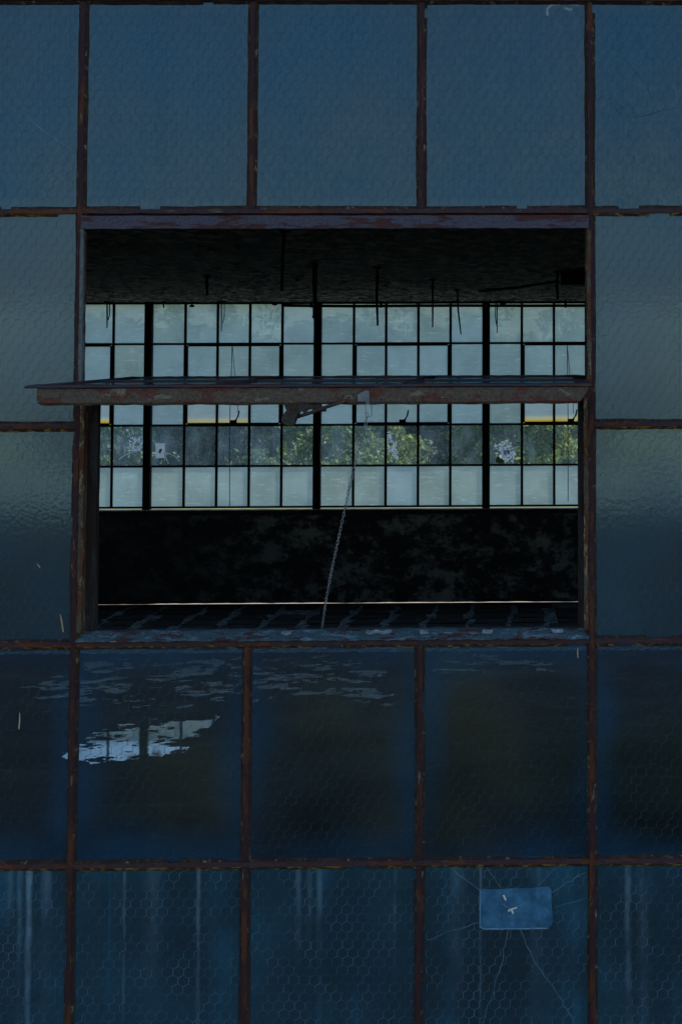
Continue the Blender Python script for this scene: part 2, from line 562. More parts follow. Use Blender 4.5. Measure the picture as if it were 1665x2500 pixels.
for i in range(len(gxs) - 1):
    for j in range(4):
        f.append((i * 4 + j, i * 4 + (j + 1) % 4, i * 4 + 4 + (j + 1) % 4, i * 4 + 4 + j))
f += [(0, 1, 2, 3), tuple(len(v) - 4 + j for j in range(4))]
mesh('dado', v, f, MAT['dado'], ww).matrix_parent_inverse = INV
pv_ = MB().box(X0 - 2, X1 + 2, FARY + 0.16, FARY + 4.5, GROUND - .1, GROUND + 0.02).build('path', mat_simple('pale_concrete', (0.24, 0.20, 0.15), 0.9))  # unseen apron, added to show sunlit cream through the gap under the wall
tag(pv_, kind='structure')
# timber sill board in uneven lengths
for b in range(NB0, NB1):
    x = FX0 + b * BAY
    o = rough_bar('sill_board', 'x', x + 0.004, x + BAY - 0.004, FB - 0.02,
                  [(-0.036, FARY - 0.20), (-0.036, FARY + 0.16), (0.016, FARY + 0.16), (0.020, FARY - 0.19)], MAT['stop'], ww, 0.002, 0.1, b + 50)
    o.matrix_parent_inverse = INV
for b in range(NB0, NB1 + 1):
    x = FX0 + b * BAY
    o = MB().box(x - 0.046, x + 0.046, FARY - 0.10, FARY + 0.0075, FB + 0.005, HEAD + 0.011).build('mullion', MAT['black'], ww)
    o.matrix_parent_inverse = INV
sw = thing('side_wall', 'dark brick end wall at the left of the hall', 'wall', (X0 - .15, 9, GROUND))
o = MB().box(X0 - .3, X0, 0.221, FARY - 0.141, GROUND, WT).build('wall', MAT['brick'], sw)
o.matrix_parent_inverse = Matrix.Translation(-sw.location)
sw = thing('side_wall', 'dark brick end wall at the right of the hall', 'wall', (X1 + .15, 9, GROUND))
o = MB().box(X1, X1 + .3, 0.221, FARY - 0.141, GROUND, WT).build('wall', MAT['brick'], sw)
o.matrix_parent_inverse = Matrix.Translation(-sw.location)
rf = MB().box(X0 - .3, X1 + .3, 0.02, FARY + 0.15, WT, WT + 0.25).build('flat_roof', mat_simple('roofing_felt', (0.05, 0.05, 0.05)))
tag(rf, 'flat felt roof over the brick hall', 'roof')

# ------------------------------------------------------------------ floor tiles near the far wall and puddles
n = N('dark_floor_tile')
tn = n.noise(4, 6, 0.65)
c = n.mix(n.ramp(tn, 0.45, 0.65), (0.010, 0.010, 0.011), (0.05, 0.055, 0.06))
MAT['tile'] = n.done(n.princ(c, 0.75, n.bump(n.noise(25, 4), 0.5, 0.01), 0, 0.2))
n = N('sky_tinted_joint')
c = n.mix(n.ramp(n.noise(10, 5, 0.75), 0.46, 0.60), (0.02, 0.03, 0.045), (0.34, 0.50, 0.64))  # joint colour carries the blue sky light from the front windows
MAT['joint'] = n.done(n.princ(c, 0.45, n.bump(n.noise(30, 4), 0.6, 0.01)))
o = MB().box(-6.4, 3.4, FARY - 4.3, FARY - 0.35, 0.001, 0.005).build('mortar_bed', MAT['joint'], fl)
r = random.Random(11)
T = 0.46
for j in range(8):
    for i in range(20):
        x, y = -6.1 + i * T, FARY - 0.62 - j * T
        if r.random() < 0.05:
            continue
        w, d = T * 0.5 - r.uniform(0.02, 0.06), T * 0.5 - r.uniform(0.005, 0.05)
        pts = [(-w, -d), (w, -d), (w, d), (-w, d)]
        pts = [(a + r.uniform(-.05, .05), b + r.uniform(-.03, .03)) for a, b in pts]
        h = r.uniform(0.008, 0.014)
        v = [(a, b, 0) for a, b in pts] + [(a * .97, b * .97, h) for a, b in pts]
        mesh('tile', v, BOXF, MAT['tile'], fl, (x + r.uniform(-.01, .01), y, 0.0055))


def vnoise(w, h, sx, sy, seed, octv=5):
    rg = np.random.default_rng(seed)
    out = np.zeros((h, w))
    amp, tot = 1.0, 0.0
    for o_ in range(octv):
        gx, gy = int(sx * 2 ** o_) + 3, int(sy * 2 ** o_) + 3
        gr = rg.random((gy, gx))
        X = np.linspace(0, gx - 2.001, w)
        Y = np.linspace(0, gy - 2.001, h)
        xi, yi = X.astype(int), Y.astype(int)
        xf, yf = X - xi, Y - yi
        xf, yf = xf * xf * (3 - 2 * xf), yf * yf * (3 - 2 * yf)
        a = gr[np.ix_(yi, xi)] * (1 - xf) + gr[np.ix_(yi, xi + 1)] * xf
        b = gr[np.ix_(yi + 1, xi)] * (1 - xf) + gr[np.ix_(yi + 1, xi + 1)] * xf
        out += amp * (a * (1 - yf)[:, None] + b * yf[:, None])
        tot += amp
        amp *= 0.66
    return out / tot


n = N('shallow_water')
wb = n.noise(3, 3)
MAT['water'] = n.done(n.princ((0.05, 0.06, 0.07), 0.045, n.bump(wb, 0.03, 0.02), 0.0, 1.0))


n = N('rippled_water')
MAT['ripple'] = n.done(n.princ((0.05, 0.07, 0.09), 0.12, n.bump(n.noise(11, 3, 0.6), 1.0, 0.022), 0.0, 1.0))


def puddle(pix, seed, thr, blobs=(), cell=0.018, mat='water', fr=1.6, spine=None):
    """thin sheet of water of ragged outline on the slab; pix = image quad spanned on the floor"""
    P = [at_z(x, y, 0) for x, y in pix]
    x0, x1 = min(p.x for p in P), max(p.x for p in P)
    y0, y1 = min(p.y for p in P), max(p.y for p in P)
    w, h = int((x1 - x0) / cell), int((y1 - y0) / cell)
    f = vnoise(w, h, (x1 - x0) * fr, (y1 - y0) * fr, seed, 6)
    gx, gy = np.meshgrid((np.arange(w) + .5) / w, (np.arange(h) + .5) / h)
    ed = np.minimum(np.minimum(gx, 1 - gx) * 5, np.minimum(gy, 1 - gy) * 5).clip(0, 1)
    f = f - (1 - ed) * 0.25
    for (bx, by, rx, ry, am) in blobs:
        p = at_z(bx, by, 0)
        X, Y = x0 + gx * (x1 - x0), y0 + gy * (y1 - y0)
        f += am * np.exp(-(((X - p.x) / rx) ** 2 + ((Y - p.y) / ry) ** 2))
    if spine:
        a_, b_ = at_z(*spine[0], 0), at_z(*spine[1], 0)
        X, Y = x0 + gx * (x1 - x0), y0 + gy * (y1 - y0)
        L_ = math.hypot(b_.x - a_.x, b_.y - a_.y)
        dd = np.abs((X - a_.x) * (b_.y - a_.y) - (Y - a_.y) * (b_.x - a_.x)) / L_
        f -= 0.30 * dd + 3 * (X < a_.x) + 3 * (X > b_.x + 0.05)
    msk = f > np.quantile(f, 1 - thr)
    idx, v, fc = {}, [], []

    def vid(i, j):
        if (i, j) not in idx:
            idx[(i, j)] = len(v)
            v.append((x0 + i * cell, y0 + j * cell, 0.004))
        return idx[(i, j)]
    for j, i in zip(*np.nonzero(msk)):
        fc.append((vid(i, j), vid(i + 1, j), vid(i + 1, j + 1), vid(i, j + 1)))
    o_ = mesh('puddle', v, fc, MAT[mat])
    return tag(o_, kind='structure')


puddle(((125, 1745), (560, 1745), (560, 1872), (125, 1872)), 3, 0.22,
       ((235, 1846, .22, .22, .17), (300, 1832, .22, .3, .19), (370, 1815, .22, .3, .10), (440, 1780, .25, .25, .09), (490, 1764, .22, .10, .14)), cell=0.011, fr=7.0, spine=((140, 1860), (510, 1762)))
puddle(((150, 1590), (660, 1590), (660, 1745), (150, 1745)), 8, 0.15, ((470, 1650, .5, .6, .05), (600, 1640, .4, .5, .04), (230, 1735, .3, .3, .05), (300, 1765, .4, .3, .1)), mat='ripple', fr=5.0)
puddle(((600, 1590), (1000, 1590), (1000, 1730), (600, 1730)), 12, 0.15, ((720, 1635, .5, .6, .06), (800, 1700, .3, .3, .03)), mat='ripple', fr=5.0)
puddle(((1030, 1590), (1420, 1590), (1420, 1650), (1030, 1650)), 15, 0.12, mat='ripple', fr=5.0)

# ================================================================== NEAR WINDOW
ROWZ = [HEAD - i * PZ for i in range(6)]
win = thing('steel_window', 'large rusty steel window of wired glass with its centre vent tilted open', 'window', (0.6, 0, ROWZ[5]))
WINV = Matrix.Translation(-win.location)


def part(o, inv=WINV):
    o.matrix_parent_inverse = inv
    return o


BAR = [(-0.0055, -0.0105), (0.0055, -0.0105), (0.0058, 0.008), (0.0115, 0.0085), (0.0115, 0.012), (0.003, 0.0125), (0.003, 0.032),
       (-0.003, 0.032), (-0.003, 0.0125), (-0.0115, 0.012), (-0.0115, 0.0085), (-0.0058, 0.008)]
seed = 0


def near_bar(axis, a0, a1, c, putty=(1, -1)):
    global seed
    seed += 1
    pr = BAR if axis == 'z' else [(w * 0.95, d + 0.0012) for w, d in BAR]
    b = part(rough_bar('glazing_bar', axis, a0, a1, c, pr, MAT['bar' if axis == 'z' else 'barh'], win, 0.0007, 0.015, seed))
    for s in putty:
        rough_putty(axis, a0, a1, c, s, b, seed * 2 + s, MAT['puttyy' if axis == 'x' and s < 0 else 'putty'])
    return b


z0, z1 = ROWZ[5], ROWZ[0]
H = 0.006
for c_ in (0, 3):
    near_bar('z', z0 + .006, z1 - .006, c_ * PX)
for c_ in (1, 2):
    near_bar('z', ROWZ[1] + H, z1 - .006, c_ * PX)
    near_bar('z', z0 + .006, ROWZ[4] - H, c_ * PX)
    near_bar('z', ROWZ[4] + H, ROWZ[3] - H, c_ * PX)
for r_ in (1, 2, 3, 4):
    for c_ in range(-1, 4):
        if r_ == 2 and 0 <= c_ <= 2:
            continue
        a = c_ * PX + H
        b = (c_ + 1) * PX - H
        if r_ in (1, 3) and c_ in (0, 1, 2):
            if c_ == 0:
                near_bar('x', a, 3 * PX - H, ROWZ[r_], (1,) if r_ == 1 else (-1,))
            continue
        if r_ == 4 and 0 <= c_ <= 2:
            if c_ == 0:
                near_bar('x', a, 3 * PX - H, ROWZ[r_])
            continue
        near_bar('x', a, b, ROWZ[r_])
OUTER = [(-0.014, -0.016), (0.014, -0.016), (0.03, -0.006), (0.03, 0.04), (-0.03, 0.04), (-0.03, -0.006)]
part(rough_bar('frame_head', 'x', -PX - .03, 4 * PX + .03, ROWZ[0] + .010, [(-.012, -.014), (.03, -.014), (.03, .04), (-.012, .04)], MAT['barh'], win, .0008, .02, 91))
part(rough_bar('frame_sill', 'x', -PX - .03, 4 * PX + .03, ROWZ[5], OUTER, MAT['barh'], win, .0008, .02, 92))
part(rough_bar('frame_jamb', 'z', z0 + .03, z1 - .003, -PX - .01, OUTER, MAT['bar'], win, .0008, .02, 93))
part(rough_bar('frame_jamb', 'z', z0 + .03, z1 - .003, 4 * PX + .01, OUTER, MAT['bar'], win, .0008, .02, 94))
rough_putty('x', -PX + .02, 4 * PX - .02, ROWZ[0] + .002, -1, win, 77, MAT['putty']).matrix_parent_inverse = WINV

# vent surround
part(rough_bar('vent_head', 'x', 0.004, 3 * PX - 0.004, ROWZ[1] - 0.0265, [(-.0150, -.0160), (.0150, -.0170), (.0150, .03), (-.0150, .03)], MAT['ventpaint'], win, .0009, .02, 95))
zj = ROWZ[1] - 0.042
part(rough_bar('vent_jamb', 'z', HEAD - 0.93, zj, 0.0060, [(-.0040, -.0135), (.0040, -.0135), (.0050, .012), (-.0040, .012)], MAT['jambpale'], win, .0008, .02, 96))
part(rough_bar('vent_jamb', 'z', HEAD - 0.93, zj, 3 * PX - 0.0040, [(-.0045, -.0135), (.0050, -.0135), (.0050, .012), (-.0045, .012)], MAT['jamb'], win, .0010, .02, 97))
zs = ROWZ[3] + 0.0265
part(rough_bar('vent_jamb', 'z', zs, HEAD - 0.945, 0.0125, [(-.006, -.010), (.005, -.010), (.005, .03), (-.006, .03)], MAT['jamb'], win, .0010, .02, 98))
part(rough_bar('vent_jamb', 'z', zs, HEAD - 0.945, 3 * PX - 0.0125, [(-.005, -.010), (.006, -.010), (.006, .03), (-.005, .03)], MAT['jamb'], win, .0010, .02, 99))
part(rough_bar('vent_stop', 'z', zs - .003, HEAD - 0.955, 0.030, [(-.013, .022), (.011, .022), (.011, .050), (-.013, .050)], MAT['stop'], win, .0006, .03, 100))
part(rough_bar('vent_stop', 'z', zs - .003, HEAD - 0.945, 3 * PX - 0.027, [(-.0040, .022), (.013, .022), (.013, .050), (-.0040, .050)], MAT['stop'], win, .0006, .03, 101))
part(rough_bar('vent_sill', 'x', 0.006, 3 * PX - 0.006, ROWZ[3] + 0.0, [(.0065, -.016), (.0095, -.017), (.0265, .020), (.0265, .054), (.0065, .054)], MAT['sill'], win, .0012, .012, 102))

# glass
HEXW = 0.0242


def hex_wire(w, h, k_=1.0):
    """twisted hexagonal wire lying in the glass, thin three-sided rods"""
    s = HEXW / math.sqrt(3)
    v, f = [], []
    seen = set()
    r = random.Random(3)

    def rod(a, b):
        k = (round(a[0], 4), round(a[1], 4), round(b[0], 4), round(b[1], 4))
        if k in seen:
            return
        seen.add(k)
        for p in (a, b):
            if not (-w / 2 + .002 < p[0] < w / 2 - .002 and -h / 2 + .002 < p[1] * 0.935 < h / 2 - .002):
                return
        d = Vector((b[0] - a[0], 0, b[1] - a[1])).normalized()
        q = Vector((-d.z, 0, d.x))
        R_ = k_ * (0.00055 if abs(d.z) > 0.9 else (0.0005 if d.x * d.z > 0 else 0.0002))
        base = len(v)
        for p in (a, b):
            P_ = Vector((p[0] + 0.0013 * math.sin(p[1] * 31 + p[0] * 17), 0, p[1] * 0.935 + 0.0013 * math.sin(p[0] * 43)))
            for an in (90, 210, 330):
                t = math.radians(an)
                v.append(P_ + q * R_ * math.cos(t) + Vector((0, -1, 0)) * R_ * math.sin(t))
        for j in range(3):
            f.append((base + j, base + (j + 1) % 3, base + 3 + (j + 1) % 3, base + 3 + j))
    rows = int(h / (1.5 * s * 0.935)) + 3
    cols = int(w / HEXW) + 3
    for j in range(rows):
        for i in range(cols):
            cx = -w / 2 + i * HEXW + (HEXW / 2 if j % 2 else 0) - HEXW / 2
            cz = -h / 2 / 0.935 + j * 1.5 * s
            P = [(cx, cz + s), (cx + HEXW / 2, cz + s / 2), (cx + HEXW / 2, cz - s / 2), (cx, cz - s)]
            rod(P[0], P[1])
            rod(P[1], P[2])
            rod(P[2], P[3])
    return v, f


PW, PH = PX - 0.010, PZ - 0.010
wv, wf_ = hex_wire(PW, PH)
wire_me = bpy.data.meshes.new('wire_mesh')
wire_me.from_pydata([tuple(p) for p in wv], [], wf_)
wire_me.materials.append(MAT['wire'])
wire_me2 = wire_me.copy()
wire_me2.materials.clear()
wire_me2.materials.append(mat_simple('dull_glass_wire', (0.032, 0.048, 0.055), 0.6, 0.3, 0.7, 25))
wire_me3 = bpy.data.meshes.new('wire_mesh')
w3v, w3f = hex_wire(PW, PH, 0.7)
wire_me3.from_pydata([tuple(p) for p in w3v], [], w3f)
wire_me3.materials.append(mat_simple('embedded_wire', (0.05, 0.085, 0.10), 0.6, 0.2, 0.6, 25))
GBACK = [glass_back('glass_back_%d' % i, q) for i, q in enumerate((0.3, 0.10, 0.10, 0.01, 0.10))]

GL = {}
def gmat(key, **kw):
    if key not in GL:
        GL[key] = glass('wired_glass_' + key, **kw)
    return GL[key]


def row_mat(r_, c_):
    sd = r_ * 7 + c_ * 1.7 + 2
    k = '%d_%d' % (r_, c_ + 1)
    if r_ == 0:
        return gmat(k, rough=0.35, refl=0.22, dirt=0.58 + (0.10 if c_ == 3 else 0), hammer=0.25, edge=-0.24, ew=0.44, grain=0.8, streak=0.10, seed=sd, mottle=(0.14, 0.11, 0.10, 0.18, 0.40)[c_ + 1])
    if r_ in (1, 2):
        return gmat(k, rough=0.15, refl=0.2, dirt=0.36, hammer=0.10, edge=0.06, grain=0.6, seed=sd, mottle=0.10, tint=(0.215, 0.235, 0.235) if r_ == 1 else (0.37, 0.40, 0.395))
    if r_ == 3:
        return gmat(k, rough=0.012, refl=0.10, dirt=0.045, tint=(0.86, 0.92, 0.95), dcol=(0.018, 0.14, 0.27), hammer=0.02, edge=0.25, ew=0.30, grain=0.6, seed=sd)
    zt, zb = ROWZ[4], ROWZ[5]
    runs = []
    for (cc, x, y0_, y1_, wd, am) in ((-1, 48, 2122, 2420, .010, .28), (-1, 70, 2118, 2700, .012, .5), (-1, 25, 2122, 2300, .012, .22), (-1, 112, 2125, 2330, .02, .25), (0, 303, 2122, 2700, .007, .25),
                                     (0, 484, 2122, 2700, .009, .28), (0, 372, 2125, 2500, .035, .12), (1, 728, 2120, 2400, .012, .22), (1, 755, 2120, 2350, .012, .2), (1, 780, 2120, 2380, .012, .2),
                                     (2, 1172, 2200, 2700, .006, .22), (2, 1310, 2250, 2600, .03, .10), (2, 1115, 2250, 2600, .03, .10), (3, 1532, 2118, 2700, .012, .25), (3, 1570, 2118, 2700, .02, .16), (1, 964, 2118, 2500, .007, .15)):
        if cc == c_:
            runs.append((at_y(x, 2300, 0).x, wd, am, at_y(x, y0_, 0).z, at_y(x, y1_, 0).z))
    return gmat(k, rough=0.2, refl=0.16, dirt=0.40, dcol=(0.035, 0.150, 0.215), hammer=0.3, edge=0.08, grain=0.5, streak=0.4, seed=sd, runs=runs, mottle=0.2)


PANES = {}
for r_ in range(5):
    for c_ in range(-1, 4):
        if r_ in (1, 2) and 0 <= c_ <= 2:
            continue
        x, z = (c_ + .5) * PX, (ROWZ[r_] + ROWZ[r_ + 1]) / 2
        p = mesh('pane', boxv(-PW / 2, PW / 2, 0.0006, 0.006, -PH / 2, PH / 2), BOXF, row_mat(r_, c_), win, (x, 0, z))
        part(p)
        p.data.materials.append(GBACK[r_])
        for pl in p.data.polygons:
            if pl.normal.y > -0.5:
                pl.material_index = 1
        wo = link('wire_mesh', (wire_me3, wire_me3, wire_me3, wire_me2, wire_me)[r_], None, p, (0, 0.0 if r_ >= 3 else 0.0004, 0))
        PANES[(r_, c_)] = p


# cracks, a glued patch and straws on the glass
n = N('crack_line')
MAT['crackdim'] = mat_simple('dim_crack', (0.02, 0.06, 0.085), 0.5)
MAT['crack'] = n.done(n.princ((0.15, 0.25, 0.30), 0.3))


def ribbon(pts, w, y, name='crack', mat=None, parent=win, jit=0.0012, seed_=1, thick=0.0007):
    r = random.Random(seed_)
    out = []
    for a, b in zip(pts[:-1], pts[1:]):
        k = max(1, int((Vector(b) - Vector(a)).length / 0.012))
        for i in range(k):
            out.append(Vector(a).lerp(Vector(b), i / k))
    out.append(Vector(pts[-1]))
    for q in out[1:-1]:
        q.x += r.uniform(-jit, jit)
        q.y += r.uniform(-jit, jit)
    v, f = [], []
    for i, q in enumerate(out):
        t = (out[min(i + 1, len(out) - 1)] - out[max(i - 1, 0)]).normalized()
        s = Vector((-t.y, t.x)) * w * 0.5 * r.uniform(0.6, 1.25)
        v += [(q.x + s.x, y, q.y + s.y), (q.x - s.x, y, q.y - s.y), (q.x, y - thick, q.y)]
    for i in range(len(out) - 1):
        for j in range(3):
            f.append((i * 3 + j, i * 3 + (j + 1) % 3, i * 3 + 3 + (j + 1) % 3, i * 3 + 3 + j))
    o_ = mesh(name, v, f, mat or MAT['crack'], parent)
    if parent is not None:
        o_.matrix_parent_inverse = Matrix.Translation(-parent.matrix_world.translation) if parent is win else Matrix()
    return o_


def px2(x, y, Y=0.0):
    p = at_y(x, y, Y)
    return (p.x, p.z)


def local_pts(pane, pix):
    base = Vector((win.location.x, 0, win.location.z))
    ox, oz = pane.location.x, pane.location.z
    return [(px2(*q)[0] - ox, px2(*q)[1] - oz) for q in pix]


pn = PANES[(4, 2)]
cen = (1249, 2219)
for i, poly in enumerate((((1097, 2118), (1168, 2172), cen), ((1188, 2118), (1222, 2168)), ((1355, 2118), (1312, 2164)), ((1428, 2130), (1340, 2182), cen),
                          ((1042, 2296), (1100, 2272), (1170, 2253)), ((1240, 2268), (1222, 2360), (1200, 2430), (1178, 2499)), ((1268, 2268), (1305, 2350), (1370, 2440), (1400, 2495)),
                          ((1435, 2190), (1355, 2215)))):
    ribbon(local_pts(pn, poly), 0.0011, 0.0004, parent=pn, seed_=i, jit=0.0022)
n = N('patch_sheet')
mo = n.noise(22, 5, 0.65)
pc = n.mix(mo, (0.03, 0.15, 0.25), (0.07, 0.24, 0.36))
MAT['patch'] = n.done(n.shade(n.ramp(mo, 0.35, 0.7, 0.75, 0.30), n.princ(pc, 0.5), n.node('ShaderNodeBsdfTransparent', 0, None, Color=(0.8, 0.9, 0.95))))
q = local_pts(pn, ((1171, 2175), (1176, 2170), (1205, 2171), (1250, 2168), (1300, 2167), (1336, 2163), (1345, 2170), (1346, 2205), (1349, 2252), (1345, 2260), (1336, 2266), (1290, 2265), (1240, 2268), (1182, 2268), (1172, 2264), (1169, 2245), (1171, 2205)))
v = [(a, -0.0022, b) for a, b in q] + [(a * 1.0, -0.0006, b) for a, b in q]
kq = len(q)
mesh('glued_patch', v, [tuple(range(kq)), tuple(range(kq, 2 * kq))] + [(i, (i + 1) % kq, kq + (i + 1) % kq, kq + i) for i in range(kq)], MAT['patch'], pn)
ribbon(local_pts(pn, ((1170, 2262), (1182, 2268), (1338, 2266))), 0.003, -0.0024, 'patch_edge', MAT['crack'], pn, 0.0005, 9)
ribbon(local_pts(pn, ((1172, 2172), (1171, 2262))), 0.0025, -0.0024, 'patch_edge', MAT['crack'], pn, 0.0005, 8)
for pix, nm in ((((1240, 2224), (1249, 2218), (1262, 2215)), 'glass_shard'), (((1228, 2184), (1234, 2197)), 'glass_shard'), (((1247, 2219), (1252, 2230)), 'glass_shard'), (((1249, 2219), (1268, 2208), (1285, 2202)), 'crack'), (((1249, 2219), (1225, 2205)), 'crack')):
    ribbon(local_pts(pn, pix), 0.006 if nm != 'crack' else 0.002, -0.0024, nm, MAT['cable'] if nm != 'crack' else MAT['crack'], pn, 0.002, 4, 0.003 if nm != 'crack' else 0.0008)
pn = PANES[(0, 3)]
for i, poly in enumerate((((1520, 140), (1575, 205), (1605, 272)), ((1490, 250), (1520, 285), (1560, 285), (1605, 272), (1660, 262)), ((1650, 490), (1664, 455)))):
    ribbon(local_pts(pn, poly), 0.0010, 0.0005, parent=pn, seed_=20 + i, mat=MAT['crackdim'] if i < 2 else None)
pn = PANES[(0, -1)]
ribbon(local_pts(pn, ((55, 270), (100, 315), (183, 369))), 0.0014, 0.0004, parent=pn, seed_=31)
n = N('dried_tape')
MAT['tape'] = n.done(n.princ(n.mix(n.noise(60, 4), (0.12, 0.15, 0.15), (0.34, 0.36, 0.34)), 0.6))
pn = PANES[(0, 2)]
ribbon(local_pts(pn, ((1336, 38), (1334, 24), (1345, 12), (1375, 9), (1415, 10))), 0.008, 0.0002, 'dried_tape', MAT['tape'], pn, 0.0015, 5)
ribbon(local_pts(pn, ((1378, 20), (1392, 26), (1396, 18))), 0.007, 0.0002, 'dried_tape', MAT['tape'], pn, 0.002, 6)


def straw(pix, w, label, Y=-0.004):
    pts = [px2(a, b, Y) for a, b in pix]
    mb = MB()
    mb.tube([(a, Y + 0.0005 * i, b) for i, (a, b) in enumerate(pts)], [w * 0.6] + [w] * (len(pts) - 2) + [w * 0.8], 5)
    return tag(mb.build('straw', MAT['straw'], None), label, 'straw', 'straws stuck to the glass')


straw(((148, 1499), (152, 1520), (155, 1543)), 0.0022, 'short tan straw stuck on the glass above the left lower crossbar')
straw(((49, 1740), (49, 1760), (47, 1780)), 0.0018, 'short tan straw stuck on the dark pane at far left')
straw(((92, 1376), (96, 1382), (99, 1387)), 0.0018, 'tiny pale straw fragment stuck on the pane left of the opening')
straw(((1410, 1582), (1409, 1595), (1410, 1606)), 0.0022, 'pale grey stub hanging below the sill near the right jamb')

# ------------------------------------------------------------------ open vent sash (tilted flat about its pivots)
SZ0 = HEAD - 0.9105


def sz(y):
    return SZ0 + (y + 0.45) * 0.0178


def slab(x0, x1, y0, y1, top, bot):
    """box following the tilt of the sash"""
    return [(x0, y0, sz(y0) - bot), (x1, y0, sz(y0) - bot), (x1, y1, sz(y1) - bot), (x0, y1, sz(y1) - bot),
            (x0, y0, sz(y0) - top), (x1, y0, sz(y0) - top), (x1, y1, sz(y1) - top), (x0, y1, sz(y1) - top)]


def jag(name, x0, x1, prof, mat, parent, seed_, jit=0.001, endl=None, endr=None):
    """rail along x from a (y, z) profile, slightly uneven; end offsets per profile point"""
    r = random.Random(seed_)
    nn = int((x1 - x0) / 0.02)
    k = len(prof)
    v, f = [], []
    for i in range(nn + 1):
        t = i / nn
        for j, (y, z) in enumerate(prof):
            a = x0 + (endl[j] if endl else 0)
            b = x1 + (endr[j] if endr else 0)
            v.append((a + (b - a) * t, y + r.uniform(-jit, jit), z + r.uniform(-jit, jit)))
    for i in range(nn):
        for j in range(k):
            f.append((i * k + j, i * k + (j + 1) % k, (i + 1) * k + (j + 1) % k, (i + 1) * k + j))
    f += [tuple(range(k)), tuple(nn * k + j for j in range(k))]
    return mesh(name, v, f, mat, parent)


z_ = SZ0
sash = jag('vent_sash', 0.026, 1.190, [(-0.450, z_ - 0.0065), (-0.452, z_ - 0.020), (-0.450, z_ - 0.037), (-0.443, z_ - 0.0425), (-0.425, z_ - 0.042), (-0.422, z_ - 0.0065)],
           MAT['sash'], win, 201, 0.0012, (0, 0, 0, 0.006, 0.006, 0), (0.0, -0.008, -0.020, -0.028, -0.028, 0.0))
part(sash)
tag(sash, 'rusty steel sash tilted flat across the opening, peeling rail towards the viewer')
jag('drip_flange', 0.001, 1.194, [(-0.458, z_ - 0.0045), (-0.456, z_), (-0.36, sz(-.36)), (-0.36, sz(-.36) - 0.005), (-0.452, z_ - 0.0065)], MAT['sashtop'], sash, 202, 0.0008)
for x0 in (0.002, 1.160):
    mesh('stile', slab(x0, x0 + 0.032, -0.359, 0.51, 0.0005, 0.032), BOXF, MAT['sashtop'], sash)
jag('inner_rail', 0.002, 1.192, [(0.511, sz(.51) - .032), (0.511, sz(.51)), (0.54, sz(.54)), (0.54, sz(.54) - .032)], MAT['sashtop'], sash, 203)
for x0 in (0.3965, 0.7925):
    mesh('glazing_bar', slab(x0 - .008, x0 + .008, -0.359, 0.51, -0.001, 0.026), BOXF, MAT['sashtop'], sash)
for xa, xb in ((0.0345, 0.388), (0.405, 0.784), (0.801, 1.1595)):
    mesh('glazing_bar', slab(xa, xb, 0.07, 0.086, -0.0005, 0.026), BOXF, MAT['sashtop'], sash)
GM = glass('sash_glass', rough=0.2, refl=0.10, dirt=0.35, dcol=(0.06, 0.08, 0.12), hammer=0.4, edge=0, seed=4)
for xa, xb in ((0.034, 0.3885), (0.4045, 0.7845), (0.8005, 1.160)):
    for ya, yb in ((-0.36, 0.0705), (0.0855, 0.511)):
        mesh('pane', slab(xa, xb, ya, yb, 0.003, 0.009), BOXF, GM, sash)
for x0, x1 in ((-0.004, 0.030), (1.172, 1.202)):
    MB().box(x0, x1, 0.0125, 0.034, HEAD - 0.975, HEAD - 0.912).build('pivot_plate', MAT['stop'], sash)
# old latch under the rail
def poly_plate(name, pix, Y, th, mat, parent):
    q = [at_y(600 + a / 3.92, 860 + b / 3.92, Y) for a, b in pix]
    k = len(q)
    v = [(p.x, Y - th / 2, p.z) for p in q] + [(p.x, Y + th / 2, p.z) for p in q]
    return mesh(name, v, [tuple(range(k)), tuple(range(k, 2 * k))] + [(i, (i + 1) % k, k + (i + 1) % k, k + i) for i in range(k)], mat, parent)


poly_plate('latch_plate', ((372, 500), (720, 500), (722, 516), (765, 520), (768, 568), (660, 572), (640, 545), (600, 552), (565, 585), (540, 562), (495, 585), (402, 570)), -0.437, 0.022, MAT['iron'], sash)
poly_plate('latch_handle', ((395, 560), (520, 572), (492, 622), (466, 692), (440, 706), (372, 686), (352, 660), (358, 606)), -0.4445, 0.034, MAT['iron'], sash)
a, b = at_y(600 + 480 / 3.92, 860 + 622 / 3.92, -0.452), at_y(600 + 960 / 3.92, 860 + 462 / 3.92, -0.4575)
MB().tube([a, a.lerp(b, .3) + Vector((0, 0, -.001)), a.lerp(b, .6), b], 0.0038, 8).build('latch_rod', MAT['iron'], sash, None, True)
poly_plate('chain_clip', ((1068, 410), (1140, 365), (1180, 370), (1188, 500), (1150, 502), (1150, 470), (1076, 470)), -0.4555, 0.005, MAT['galv'], sash)

# ------------------------------------------------------------------ chain
ch = thing('pull_chain', 'slim steel pull chain running from the open sash down into the room', 'chain', at_y(896, 990, -0.44))
CINV = Matrix.Translation(-ch.location)
pth = [at_y(896, 1013, -0.445), at_y(893, 1035, -0.43), at_y(862, 1150, -0.33), at_y(836, 1270, -0.22), at_y(808, 1400, -0.09), at_y(795, 1470, 0.0), at_y(787, 1528, 0.10), at_y(785, 1556, 0.13)]


